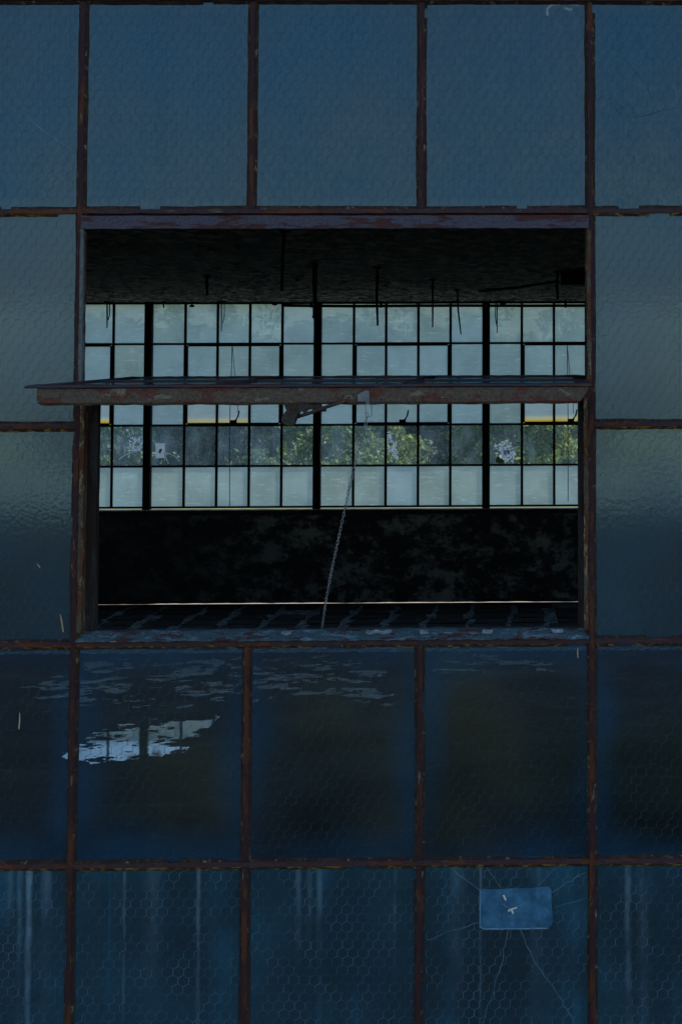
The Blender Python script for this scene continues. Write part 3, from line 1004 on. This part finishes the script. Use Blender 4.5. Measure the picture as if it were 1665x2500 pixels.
def link_mesh(L, W_, r_):
    ring = []
    for i in range(12):
        t = 2 * math.pi * i / 12
        ring.append(Vector((math.cos(t) * W_ / 2, 0, math.sin(t) * W_ / 2 + (L - W_) / 2 * (1 if math.sin(t) > 0 else -1))))
    v, f = [], []
    for i, p in enumerate(ring):
        t = (ring[(i + 1) % 12] - ring[i - 1]).normalized()
        a = Vector((0, 1, 0))
        b = t.cross(a)
        for k in range(4):
            an = math.pi / 2 * k + .4
            v.append(p + (a * math.cos(an) + b * math.sin(an)) * r_)
    for i in range(12):
        for k in range(4):
            f.append((i * 4 + k, i * 4 + (k + 1) % 4, ((i + 1) % 12) * 4 + (k + 1) % 4, ((i + 1) % 12) * 4 + k))
    return v, f


lv, lf = link_mesh(0.0150, 0.0054, 0.0009)
lm = bpy.data.meshes.new('link')
lm.from_pydata([tuple(p) for p in lv], [], lf)
lm.materials.append(MAT['chain'])
seglen = [(pth[i + 1] - pth[i]).length for i in range(len(pth) - 1)]
s, tot, k = 0.0, sum(seglen), 0
while s < tot:
    q, i = s, 0
    while i < len(seglen) - 1 and q > seglen[i]:
        q -= seglen[i]
        i += 1
    p = pth[i].lerp(pth[i + 1], q / seglen[i])
    d = (pth[i + 1] - pth[i]).normalized()
    o = link('link', lm, None, ch)
    o.matrix_parent_inverse = CINV
    qt = d.to_track_quat('Z', 'Y')
    o.rotation_mode = 'QUATERNION'
    o.rotation_quaternion = qt @ Matrix.Rotation((math.pi / 2) * (k % 2) + 0.5, 3, 'Z').to_quaternion()
    o.location = p
    s += 0.0122
    k += 1
cv, cf = link_mesh(0.030, 0.013, 0.0018)
mesh('clevis', [Vector(p) + at_y(900, 999, -0.445) for p in cv], cf, MAT['chain'], ch).matrix_parent_inverse = CINV

# debris lying on the vent sill
r = random.Random(9)
for (x, y, w, lab) in ((935, 1551, 0.020, 'curled pale paint flake on the vent sill right of the chain'), (1190, 1549, 0.012, 'small blue paint flake on the right half of the vent sill'),
                       (905, 1555, 0.011, 'small pale paint flake on the vent sill just left of the curled one'), (1035, 1551, 0.010, 'tiny pale paint flake mid way along the right half of the sill'),
                       (700, 1553, 0.011, 'small pale paint flake on the left half of the vent sill'), (1360, 1549, 0.013, 'dark edged paint flake near the right end of the sill')):
    Y = 0.004
    p = at_y(x, y, Y)
    zt = ROWZ[3] + 0.0095 + (Y + .017) / .037 * 0.017 + 0.001
    v, f = [], []
    for i in range(5):
        u = -1 + i * 0.5
        for j in (0, 1):
            v.append((p.x + u * w + r.uniform(-.002, .002), Y - 0.008 + j * 0.013 + r.uniform(-.002, .002), zt - (0.003 if j == 0 else -0.003) + abs(u) * w * 0.18 + r.uniform(0, .0015)))
    top = [(a, b - 0.0006, c + 0.0012) for a, b, c in v]
    nv = len(v)
    v += top
    for i in range(4):
        f += [(2 * i, 2 * i + 1, 2 * i + 3, 2 * i + 2), (nv + 2 * i, nv + 2 * i + 1, nv + 2 * i + 3, nv + 2 * i + 2)]
    bd = [0, 2, 4, 6, 8, 9, 7, 5, 3, 1]
    for i in range(10):
        a, b = bd[i], bd[(i + 1) % 10]
        f.append((a, b, nv + b, nv + a))
    tag(mesh('paint_flake', v, f, MAT['chip']), lab, 'paint flake', 'paint flakes on the vent sill')

# ================================================================== FAR WINDOWS
FP = [far_glass('obscure_glass_a', (0.305, 0.42, 0.415), seed=1, lines=0.55), far_glass('obscure_glass_b', (0.305, 0.405, 0.385), seed=2, lines=0.4),
      far_glass('obscure_glass_c', (0.31, 0.425, 0.435), seed=3, lines=0.45), far_glass('obscure_glass_d', (0.305, 0.395, 0.36), seed=5, lines=0.5)]
FCLEAR = [far_glass('hazy_clear_glass_a', (0.30, 0.42, 0.50), clear=1, seed=6, haze=0.14), far_glass('hazy_clear_glass_b', (0.28, 0.42, 0.52), clear=1, seed=9, haze=0.20)]
FAMB = [far_glass('amber_edged_glass', (0.40, 0.48, 0.47), amber=1.0, seed=7), far_glass('faint_amber_glass', (0.38, 0.46, 0.45), amber=0.55, seed=8)]
FPW, FPH = PX - 0.004, PZ - 0.004
far_me = {}
n = N('glass_outer_face')
FOUT = n.done(n.node('ShaderNodeBsdfTransparent', 0, None, Color=(0.97, 0.98, 0.98)))


def far_pane_mesh(mat):
    if mat.name not in far_me:
        me = bpy.data.meshes.new('pane')
        me.from_pydata(boxv(-FPW / 2, FPW / 2, 0.0, 0.005, -FPH / 2, FPH / 2), [], BOXF)
        bm = bmesh.new(); bm.from_mesh(me); bmesh.ops.recalc_face_normals(bm, faces=bm.faces); bm.to_mesh(me); bm.free()
        me.materials.append(mat)
        me.materials.append(FOUT)
        for pl in me.polygons:
            if pl.normal.y > -0.5:
                pl.material_index = 1
        far_me[mat.name] = me
    return far_me[mat.name]


n = N('crazed_glass')
MAT['craze'] = n.done(n.shade(0.92, n.princ((0.6, 0.65, 0.7), 0.3), n.node('ShaderNodeBsdfTranslucent', 0, None, Color=(0.66, 0.69, 0.72))))


def holed_pane(parent, loc, hole, mat):
    """pane with a ragged hole: ring of faces from the hole to the edge, both sides"""
    w, h = FPW / 2, FPH / 2
    cx = sum(p[0] for p in hole) / len(hole)
    cz = sum(p[1] for p in hole) / len(hole)
    hp = sorted(hole, key=lambda p: math.atan2(p[1] - cz, p[0] - cx))
    inner, outer = [], []
    for (x, z) in hp:
        dx, dz = x - cx, z - cz
        t = min([(w - cx) / dx if dx > 0 else (-w - cx) / dx if dx < 0 else 9e9, (h - cz) / dz if dz > 0 else (-h - cz) / dz if dz < 0 else 9e9])
        inner.append((x, z))
        outer.append((cx + dx * t, cz + dz * t))
    for (x, z) in ((w, h), (-w, h), (-w, -h), (w, -h)):   # nearest rim point takes the corner
        i = min(range(len(outer)), key=lambda i: (outer[i][0] - x) ** 2 + (outer[i][1] - z) ** 2)
        outer[i] = (x, z)
    k = len(inner)
    v = [(x, 0, z) for x, z in inner] + [(x, 0, z) for x, z in outer] + [(x, .005, z) for x, z in inner] + [(x, .005, z) for x, z in outer]
    f = []
    for i in range(k):
        j = (i + 1) % k
        f += [(i, j, k + j, k + i), (2 * k + i, 2 * k + j, 3 * k + j, 3 * k + i), (i, j, 2 * k + j, 2 * k + i)]
    o_ = mesh('pane', v, f, mat, parent, loc)
    o_.data.materials.append(FOUT)
    for pl in o_.data.polygons:
        if pl.normal.y > -0.5:
            pl.material_index = 1
    return o_


def craze(parent, pts_rad, nsh, seed_, hole=None):
    """splintered white glass: little shards scattered in a disc"""
    r = random.Random(seed_)
    v, f = [], []
    cx, cz, ra, rb, rin = pts_rad
    for i in range(nsh):
        a = r.uniform(0, 2 * math.pi)
        d = (rin + (1 - rin) * r.random() ** 1.5) * (0.72 + 0.38 * math.sin(a * 2 + seed_) + 0.22 * math.sin(a * 5 + seed_ * 2))
        if abs(d) < rin * 0.75:
            continue
        x, z = cx + math.cos(a) * ra * d, cz + math.sin(a) * rb * d
        if abs(x) > FPW / 2 - .015 or abs(z) > FPH / 2 - .012:
            continue
        L, W_ = r.uniform(0.012, 0.055), r.uniform(0.003, 0.012)
        t = a + r.choice((0, math.pi / 2)) + r.gauss(0, 0.4)
        ux, uz = math.cos(t), math.sin(t)
        k = len(v)
        tri = [(x - ux * L / 2, z - uz * L / 2), (x + ux * L / 2 + uz * W_, z + uz * L / 2 - ux * W_), (x + ux * L * .2 - uz * W_, z + uz * L * .2 + ux * W_)]
        v += [(p[0], -0.0015 - 0.0008 * r.random(), p[1]) for p in tri]
        f.append((k, k + 1, k + 2))
    return mesh('crazed_glass', v, f, MAT['craze'], parent)


def far_local(pix, loc):
    out = []
    for x, y in pix:
        p = at_y(x, y, FARY)
        out.append((p.x - loc[0], p.z - loc[1]))
    return out


def shape_bar(nm, x0, x1, z0, z1, y0, y1, base, parent):
    o_ = MB().box(x0 - base[0], x1 - base[0], y0, y1, z0 - base[1], z1 - base[1]).build(nm, MAT['black'], parent)
    return o_


LAB = {-3: 'far steel window bay hidden behind the frosted panes, far left', -2: 'far steel window bay behind the frosted glass left of the opening',
       -1: 'leftmost far window bay in the opening with a shattered hazy pane', 0: 'far window bay whose corner pane carries a square white patch',
       1: 'far window bay behind the hanging chain, one pane with a small hole', 2: 'rightmost far window bay with strong amber lower edges and a holed pane',
       3: 'far steel window bay behind the frosted glass right of the opening'}
r = random.Random(21)
BAYS = [(b, FX0 + b * BAY + MUL / 2, FARY) for b in range(NB0, NB1)]
BAYS += [(100 + k, -PX + k * BAY, 0.0) for k in (-5, -4, -3, -2, -1, 1, 2, 3)]
for b, xb, ypl in BAYS:
    base = (xb + 2.5 * PX, ROWZ[5])
    if b < 50:
        fw = thing('steel_window', LAB[b], 'window', (base[0], FARY, base[1]), 'windows in the far wall')
    else:
        fw = thing('steel_window', 'closed front window bay, %s to the %s of the open one' % (('first', 'second', 'third', 'fourth', 'fifth')[abs(b - 100) - 1], 'left' if b < 100 else 'right'), 'window', (base[0], 0.0, base[1]), 'closed windows in the front wall')
        fw.rotation_euler = (0, 0, math.pi)
    # bars; verticals in front of horizontals by 2 mm
    for c_ in range(1, 5):
        x = xb + c_ * PX
        shape_bar('glazing_bar', x - .015, x + .015, ROWZ[5] + .012, HEAD - .012, -0.018, 0.0060, base, fw)
    for r_ in range(1, 5):
        z = ROWZ[r_]
        shape_bar('glazing_bar', xb + .003, xb + 5 * PX - .003, z - .013, z + .013, -0.014, 0.0057, base, fw)
    for (za, zb) in ((ROWZ[5] - .012, ROWZ[5] + .012), (HEAD - .012, HEAD + .011)):
        shape_bar('frame_rail', xb + .002, xb + 5 * PX - .002, za, zb, -0.03, 0.0066, base, fw)
    # vent
    for x in (xb + PX, xb + 4 * PX):
        shape_bar('vent_stile', x - .026 + (.01 if x < xb + 1 else -.01), x + .026 + (.01 if x < xb + 1 else -.01), ROWZ[3] + .022, ROWZ[1] - .022, -0.026, 0.0063, base, fw)
    for z, o_ in ((ROWZ[1], -.008), (ROWZ[3], .008)):
        shape_bar('vent_rail', xb + PX + .037, xb + 4 * PX - .037, z - .022 + o_, z + .022 + o_, -0.024, 0.0069, base, fw)
    # latch of the vent
    lx, lz = xb + 2.5 * PX + 0.02, ROWZ[3] + 0.03
    mb = MB().box(lx - .05 - base[0], lx + .03 - base[0], -0.07, -0.0265, lz - base[1], lz + .035 - base[1])
    mb.tube([(lx + .02 - base[0], -0.06, lz + .03 - base[1]), (lx + .05 - base[0], -0.075, lz + .08 - base[1]), (lx + .065 - base[0], -0.08, lz + .15 - base[1])], [.014, .011, .009], 6)
    mb.build('vent_latch', MAT['black'], fw)
    for r_ in range(5):
        for c_ in range(5):
            x, z = xb + (c_ + .5) * PX, (ROWZ[r_] + ROWZ[r_ + 1]) / 2
            loc = (x - base[0], 0.0, z - base[1])
            mat = FP[int(r.random() * 3.3)] if b < 2 else FP[(0, 1, 3, 1)[int(r.random() * 4)]]
            if r_ == 4 and r.random() < 0.75:
                mat = FP[(1, 3)[int(r.random() * 2)]]
            if r_ == 3:
                mat = FCLEAR[int(r.random() * 2)]
            if b > 50:
                mat = FCLEAR[0]
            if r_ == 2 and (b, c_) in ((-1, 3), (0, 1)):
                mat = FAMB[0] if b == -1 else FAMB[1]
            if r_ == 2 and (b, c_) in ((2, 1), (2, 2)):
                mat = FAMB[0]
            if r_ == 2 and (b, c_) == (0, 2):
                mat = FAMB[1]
            if r_ == 3 and (b, c_) in ((1, 2), (2, 0)):
                if b == 1:
                    h = far_local(((950, 1086), (954, 1076), (961, 1085), (967, 1094), (964, 1097), (956, 1095), (952, 1100), (947, 1092)), (x, z))
                    p = holed_pane(fw, loc, h, mat)
                    craze(p, (h[0][0] + .02, h[0][1] + .0, .11, .17, .30), 230, 3)
                else:
                    h = far_local(((1209, 1127), (1212, 1117), (1220, 1112), (1226, 1101), (1229, 1113), (1234, 1121), (1231, 1130), (1220, 1133)), (x, z))
                    p = holed_pane(fw, loc, h, mat)
                    craze(p, (h[3][0] + .05, h[3][1] - .02, .17, .16, .10), 340, 4)
                    for i_, rr in enumerate((((1205, 1098), (1215, 1086), (1225, 1080)), ((1240, 1100), (1252, 1094), (1268, 1090)))):
                        ribbon(far_local(rr, (x, z)), .008, -.001, 'crack', MAT['craze'], p, .004, i_)
                continue
            p = link('pane', far_pane_mesh(mat), None, fw, loc)
            if r_ == 3 and (b, c_) == (-1, 4):
                craze(p, (0.10, 0.02, .10, .20, .3), 150, 8)
                for i_, rr in enumerate((((320, 1104), (305, 1112), (290, 1122)), ((304, 1088), (308, 1104)), ((312, 1066), (330, 1056)), ((344, 1120), (338, 1132)))):
                    ribbon(far_local(rr, (x, z)), .009, -.001, 'crack', MAT['craze'], p, .006, i_)
            if r_ == 3 and (b, c_) == (0, 0):
                h = far_local(((380, 1082), (404, 1082), (402, 1118), (381, 1119)), (x, z))
                v = [(a, -.002, c) for a, c in h] + [(a, -.0004, c) for a, c in h]
                mesh('white_patch', v, BOXF, MAT['craze'], p)
                for i_, rr in enumerate((((404, 1104), (424, 1112), (440, 1127)), ((404, 1114), (412, 1132)), ((382, 1082), (373, 1074)))):
                    ribbon(far_local(rr, (x, z)), .007, -.001, 'crack', MAT['craze'], p, .004, i_)
                ribbon(far_local(((390, 1106), (394, 1096)), (x, z)), .03, -.0025, 'tape_scrap', MAT['straw'], p, .002, 2)

# ------------------------------------------------------------------ things hanging in the hall
CZ = HEAD + 0.015


def hanger(x, yt, yb, w, label, xb=None, Y=None, name='hanging_rod', cat='rod', group='rods hanging from the ceiling', two=0.0):
    top = at_z(x, yt, CZ) if Y is None else at_y(x, yt, Y)
    Yd = min(top.y, FARY - 0.25)
    top = at_y(x, yt, Yd)
    top.z = CZ
    bot = at_y(xb or x, yb, Yd)
    mb = MB()
    mid = top.lerp(bot, .5) + Vector((rnd.uniform(-.01, .01), 0, 0))
    mb.tube([top, mid, bot], [w, w, w * .7], 6)
    if two:
        mb.tube([top + Vector((two, 0, 0)), mid + Vector((two, 0, 0)), bot + Vector((two * .4, 0, .1))], w * .7, 6)
    mb.box(top.x - .03, top.x + .03 + two, top.y - .03, top.y + .03, CZ - .02, CZ)
    return tag(mb.build(name, MAT['black']), label, cat, group)


hanger(695, 560, 711, 0.012, 'long dark rod hanging from the ceiling left of the centre mullion', 688)
hanger(507, 672, 720, 0.016, 'short thick rod hanging from the ceiling in the left half of the hall')
hanger(262, 741, 801, 0.011, 'leftmost rod hanging in front of the far windows', None, FARY - .4, two=.03)
hanger(401, 741, 752, 0.012, 'short stub rod beside the left mullion at the window head', None, FARY - .4)
hanger(541, 741, 809, 0.008, 'thin doubled rod hanging before the third top pane of its bay', None, FARY - .4, two=.035)
hanger(769, 640, 740, 0.022, 'thick dark post hanging above the centre mullion')
hanger(922, 650, 795, 0.013, 'tapering rod hanging right of the centre mullion')
hanger(1056, 680, 799, 0.010, 'straight thin rod hanging before the fourth top pane of the chain bay')
hanger(1116, 705, 816, 0.010, 'slanting rod hanging just left of the right mullion', 1125)
hanger(1213, 741, 813, 0.008, 'thin doubled rod hanging just right of the right mullion', None, FARY - .4, two=-.02)
hanger(1361, 662, 732, 0.013, 'rod hanging at the end of the sloping pipe')
a, b = at_y(1170, 711, 15.0), at_y(1362, 687, 13.2)
tag(MB().tube([a, a.lerp(b, .5) + Vector((0, 0, -.01)), b], 0.014, 8).build('sloping_pipe', MAT['black']), 'dark pipe sloping under the ceiling at upper right', 'pipe')
mb = MB()
pts = [at_y(691, 746, FARY - .22), at_y(864, 747.5, FARY - .22), at_y(1100, 746, FARY - .22), at_y(1300, 746.5, FARY - .22), at_y(1475, 746, FARY - .22)]
mb.tube(pts, 0.018, 8)
for x in (760, 930, 1180, 1380):
    p = at_y(x, 746.5, FARY - .22)
    mb.box(p.x - .015, p.x + .015, p.y - .024, p.y + .024, p.z - .024, CZ)
tag(mb.build('conduit', MAT['black']), 'dark conduit running along the head of the far windows', 'conduit')
p0, p1 = at_y(1368, 644, 12.2), at_y(1450, 695, 12.2)
mb = MB().box(p0.x, p1.x, 12.2, 12.7, p1.z, p0.z)
mb.box(p0.x - .02, p1.x + .02, 12.18, 12.72, p0.z - .03, p0.z + .01)
for hx in (p0.x + .04, p1.x - .04):
    mb.box(hx - .01, hx + .01, 12.4, 12.42, p0.z, CZ)
tag(mb.build('heater_box', MAT['black']), 'black box unit hanging under the ceiling at upper right', 'box')
for x, y, w, h, lab in ((469, 747, .035, .016, 'small round fitting below the ceiling in the second bay'), (671, 743, .035, .014, 'small dark fitting at the ceiling above the fourth top pane'),
                        (1227, 736, .05, .045, 'dark lump of a fitting right of the right mullion'), (771, 762, .035, .07, 'dark switch gear on the centre mullion near its top')):
    Y = FARY - .3 if x != 771 else FARY - .13
    p = at_y(x, y, Y)
    mb = MB()
    prof = [(.3, h), (.8, h * .6), (1, 0), (.85, -h * .6), (.4, -h)]
    if x == 771:
        mb.box(p.x - w, p.x + w, Y - .03, Y + .029, p.z - h, p.z + h).box(p.x - w * 1.1, p.x + w * .2, Y - .05, Y - .031, p.z - h * 1.1, p.z - h * .6)
    else:
        mb.tube([(p.x, Y, p.z + dz) for _, dz in prof[::-1]], [w * k for k, _ in prof[::-1]], 10)
        mb.tube([(p.x, Y, p.z + h * .9), (p.x, Y, max(CZ, p.z + h))], .008, 6)
    tag(mb.build('ceiling_fitting', MAT['black']), lab, 'fitting', 'small fittings under the ceiling')


def cord(paths, label):
    mb = MB()
    for pix, Y, w in paths:
        mb.tube([at_y(x, y, Y) for x, y in pix], w, 5)
    return tag(mb.build('vent_cord', MAT['cord']), label, 'cord', 'pull cords of the far vents')


cord([(((567, 846), (565, 920), (562, 1000), (561, 1100), (561, 1236)), FARY - .08, .005), (((568, 846), (574, 920), (580, 985), (582, 1008)), FARY - .085, .004)],
     'thin cord hanging from the vent of the patched window bay')
cord([(((1384, 842), (1385, 920), (1386, 1040), (1386, 1224)), FARY - .08, .005), (((1384, 842), (1391, 920), (1398, 985), (1399, 1010)), FARY - .085, .004)],
     'thin cord hanging from the vent of the amber edged bay')


# ================================================================== TREES
def leaf_mat(name, a, b, yel=(0.16, 0.19, 0.03)):
    n = N(name)
    isl = n.node('ShaderNodeNewGeometry', 8)
    c = n.mix(isl, a, b)
    c = n.mix(n.ramp(n.noise(0.7, 3), 0.5, 0.72, 0, 0.8), c, yel)
    df = n.princ(c, 0.55, None, 0, 0.3)
    tr = n.node('ShaderNodeBsdfTranslucent', 0, None, Color=n.mix(0.5, c, yel))
    return n.done(n.shade(0.25, df, tr))


DRY = leaf_mat('dry_yard_leaves', (0.30, 0.28, 0.09), (0.48, 0.44, 0.16), (0.5, 0.42, 0.12))
LEAF = [leaf_mat('leaves_mid', (0.05, 0.09, 0.022), (0.13, 0.18, 0.05), (0.24, 0.27, 0.07)), leaf_mat('leaves_dark', (0.018, 0.04, 0.016), (0.045, 0.075, 0.025), (0.06, 0.09, 0.02)),
        leaf_mat('leaves_bright', (0.09, 0.14, 0.03), (0.18, 0.23, 0.065), (0.29, 0.31, 0.08)), DRY]
BARK = mat_simple('bark', (0.09, 0.075, 0.06), 0.9, 0, 0.4, 8)


def crown_mesh(rx, ry, rz, nclump, nleaf, size, seed_, low=0.0):
    rg = np.random.default_rng(seed_)
    V = []
    for i in range(nclump):
        while True:
            u = rg.uniform(-1, 1, 3)
            q = np.dot(u, u)
            if 0.2 < q < 1:
                break
        cpos = u * np.array([rx, ry, rz]) * rg.uniform(0.8, 1.08)
        rad = rg.uniform(0.12, 0.24) * (rx + rz) * 0.5
        pts = rg.normal(0, 1, (nleaf, 3))
        pts /= (np.linalg.norm(pts, axis=1)[:, None] + 1e-6)
        pts *= rad * rg.uniform(0.3, 1.0, (nleaf, 1)) ** 0.5 * np.array([1.15, 1.15, 0.75])
        V.append(cpos + pts)
    P = np.concatenate(V)
    P = P[P[:, 2] > low]
    m_ = len(P)
    a = rg.normal(0, 1, (m_, 3)); a /= np.linalg.norm(a, axis=1)[:, None]
    b = np.cross(a, rg.normal(0, 1, (m_, 3))); b /= np.linalg.norm(b, axis=1)[:, None]
    s = size * rg.uniform(0.5, 1.2, (m_, 1))
    v = np.stack([P - a * s, P + b * s * 0.45, P + a * s, P - b * s * 0.45], 1).reshape(-1, 3)
    f = np.arange(m_ * 4).reshape(-1, 4)
    me = bpy.data.meshes.new('crown')
    me.vertices.add(len(v)); me.vertices.foreach_set('co', v.ravel())
    me.loops.add(len(v)); me.loops.foreach_set('vertex_index', f.ravel().astype(np.int32))
    me.polygons.add(m_); me.polygons.foreach_set('loop_start', np.arange(0, m_ * 4, 4, dtype=np.int32))
    me.update(calc_edges=True)
    return me


def tree(x, y, h, rx, label, lm, seed_, name='tree', low=0.1, cat='tree', group='trees beyond the far windows', ncl=70, nl=110, size=0.16, ry=None):
    gz = ground_z(y)
    t = thing(name, label, cat, (x, y, gz), group)
    r = random.Random(seed_)
    mb = MB()
    lean = r.uniform(-.04, .04) * h
    th = h * 0.72
    mb.tube([(0, 0, -.1), (lean * .2, 0, th * .3), (lean * .6, .05, th * .65), (lean, 0, th)], [h * .030, h * .022, h * .015, h * .006], 8)
    for k in range(6):
        a = k * 1.05 + r.uniform(-.3, .3)
        z = th * r.uniform(.15, .75)
        L = rx * r.uniform(.5, .85)
        p0 = Vector((lean * z / th, 0, z))
        p1 = p0 + Vector((math.cos(a) * L * .5, math.sin(a) * L * .5, L * .3))
        p2 = p0 + Vector((math.cos(a) * L, math.sin(a) * L, L * .45))
        mb.tube([p0, p1, p2], [h * .010, h * .007, h * .003], 6)
    mb.build('trunk' if name == 'tree' else 'stem', BARK, t)
    rz = h * (1 - low) / 2
    me = crown_mesh(rx, ry or rx, rz, ncl, nl, size, seed_, -(h * low + rz) + 0.05)
    me.materials.append(LEAF[lm])
    link('crown' if name == 'tree' else 'foliage', me, None, t, (lean * .7, 0, h * low + rz))
    return t


def fpos(px_, Y):
    return at_y(px_, 1080, Y).x


for i, (px_, Y, h, rx, lm, lab) in enumerate((
        (235, 92, 7.0, 2.6, 1, 'dark green tree seen through the lower left far panes'),
        (330, 100, 8.5, 3.4, 1, 'dark tree behind the shattered far pane'),
        (470, 104, 8.0, 3.2, 1, 'dark tree behind the far panes right of the white patch'),
        (585, 98, 7.5, 2.6, 1, 'dull green tree seen left of the hanging latch'),
        (735, 120, 8.5, 2.4, 0, 'distant tree behind the strip of meadow'),
        (830, 92, 8.0, 2.6, 0, 'leafy sunlit tree seen just left of the chain'),
        (905, 96, 7.5, 2.6, 2, 'leafy tree seen behind the chain'),
        (1030, 103, 8.5, 3.0, 1, 'dark tree behind the far panes right of the holed pane'),
        (1135, 104, 8.0, 3.0, 1, 'shadowed tree seen left of the right mullion'),
        (1235, 92, 7.0, 2.3, 2, 'sunlit tree behind the pane with the low hole'),
        (1320, 88, 6.2, 1.8, 2, 'bright yellow green tree seen through the right far panes'),
        (1420, 94, 7.5, 2.6, 0, 'mid green tree at the right edge of the far view'))):
    tree(fpos(px_, Y), Y, h, rx, lab, lm, 300 + i, low=0.06 if px_ == 735 else -0.55, ncl=75, nl=150, size=0.19)
for i, (px_, Y) in enumerate(((200, 128), (300, 126), (400, 130), (510, 127), (620, 131), (760, 134), (880, 127), (990, 130), (1090, 128), (1190, 131), (1300, 127), (1410, 129))):
    t = tree(fpos(px_, Y), Y, 10, 4.2, 'dark tree in the dense row closing the view behind the nearer trees', 1, 340 + i, low=-0.5, group='dense back row of trees', ncl=90, nl=90, size=0.26)
for i, (px_, Y, h, rx, lm, lab) in enumerate((
        (905, 84, 1.5, 1.0, 2, 'bright round shrub just right of the chain'), (965, 84, 1.3, .8, 2, 'bright shrub below the holed pane behind the chain'),
        (800, 86, 1.1, .9, 2, 'low bright shrub right of the centre mullion'), (640, 88, 1.7, 1.0, 0, 'grey green shrub left of the meadow strip'),
        (235, 84, 1.6, 0.9, 0, 'sunlit shrub at the lower left of the far view'), (1390, 84, 1.4, 1.2, 0, 'dull shrub at the lower right of the far view'))):
    tree(fpos(px_, Y), Y, h, rx, lab, lm, 380 + i, name='shrub', low=0.0, cat='shrub', group='shrubs beyond the far windows', ncl=40, nl=70, size=0.09)
# shrubs in the yard, mirrored faintly in the clear panes
for i, (x, y, h, rx, lm) in enumerate(((-0.25, -8.0, 1.15, 0.45, 3), (0.55, -7.4, 1.45, 0.32, 3), (-1.5, -8.4, 0.8, 0.4, 3), (1.3, -8.6, 0.75, 0.6, 2), (2.1, -8.4, 0.9, 0.7, 2))):
    tree(x, y, h, rx, 'yard shrub faintly mirrored in the lower clear panes', lm, 400 + i, name='shrub', low=0.0, cat='shrub', group='shrubs in the yard before the window', ncl=40, nl=90, size=0.05)
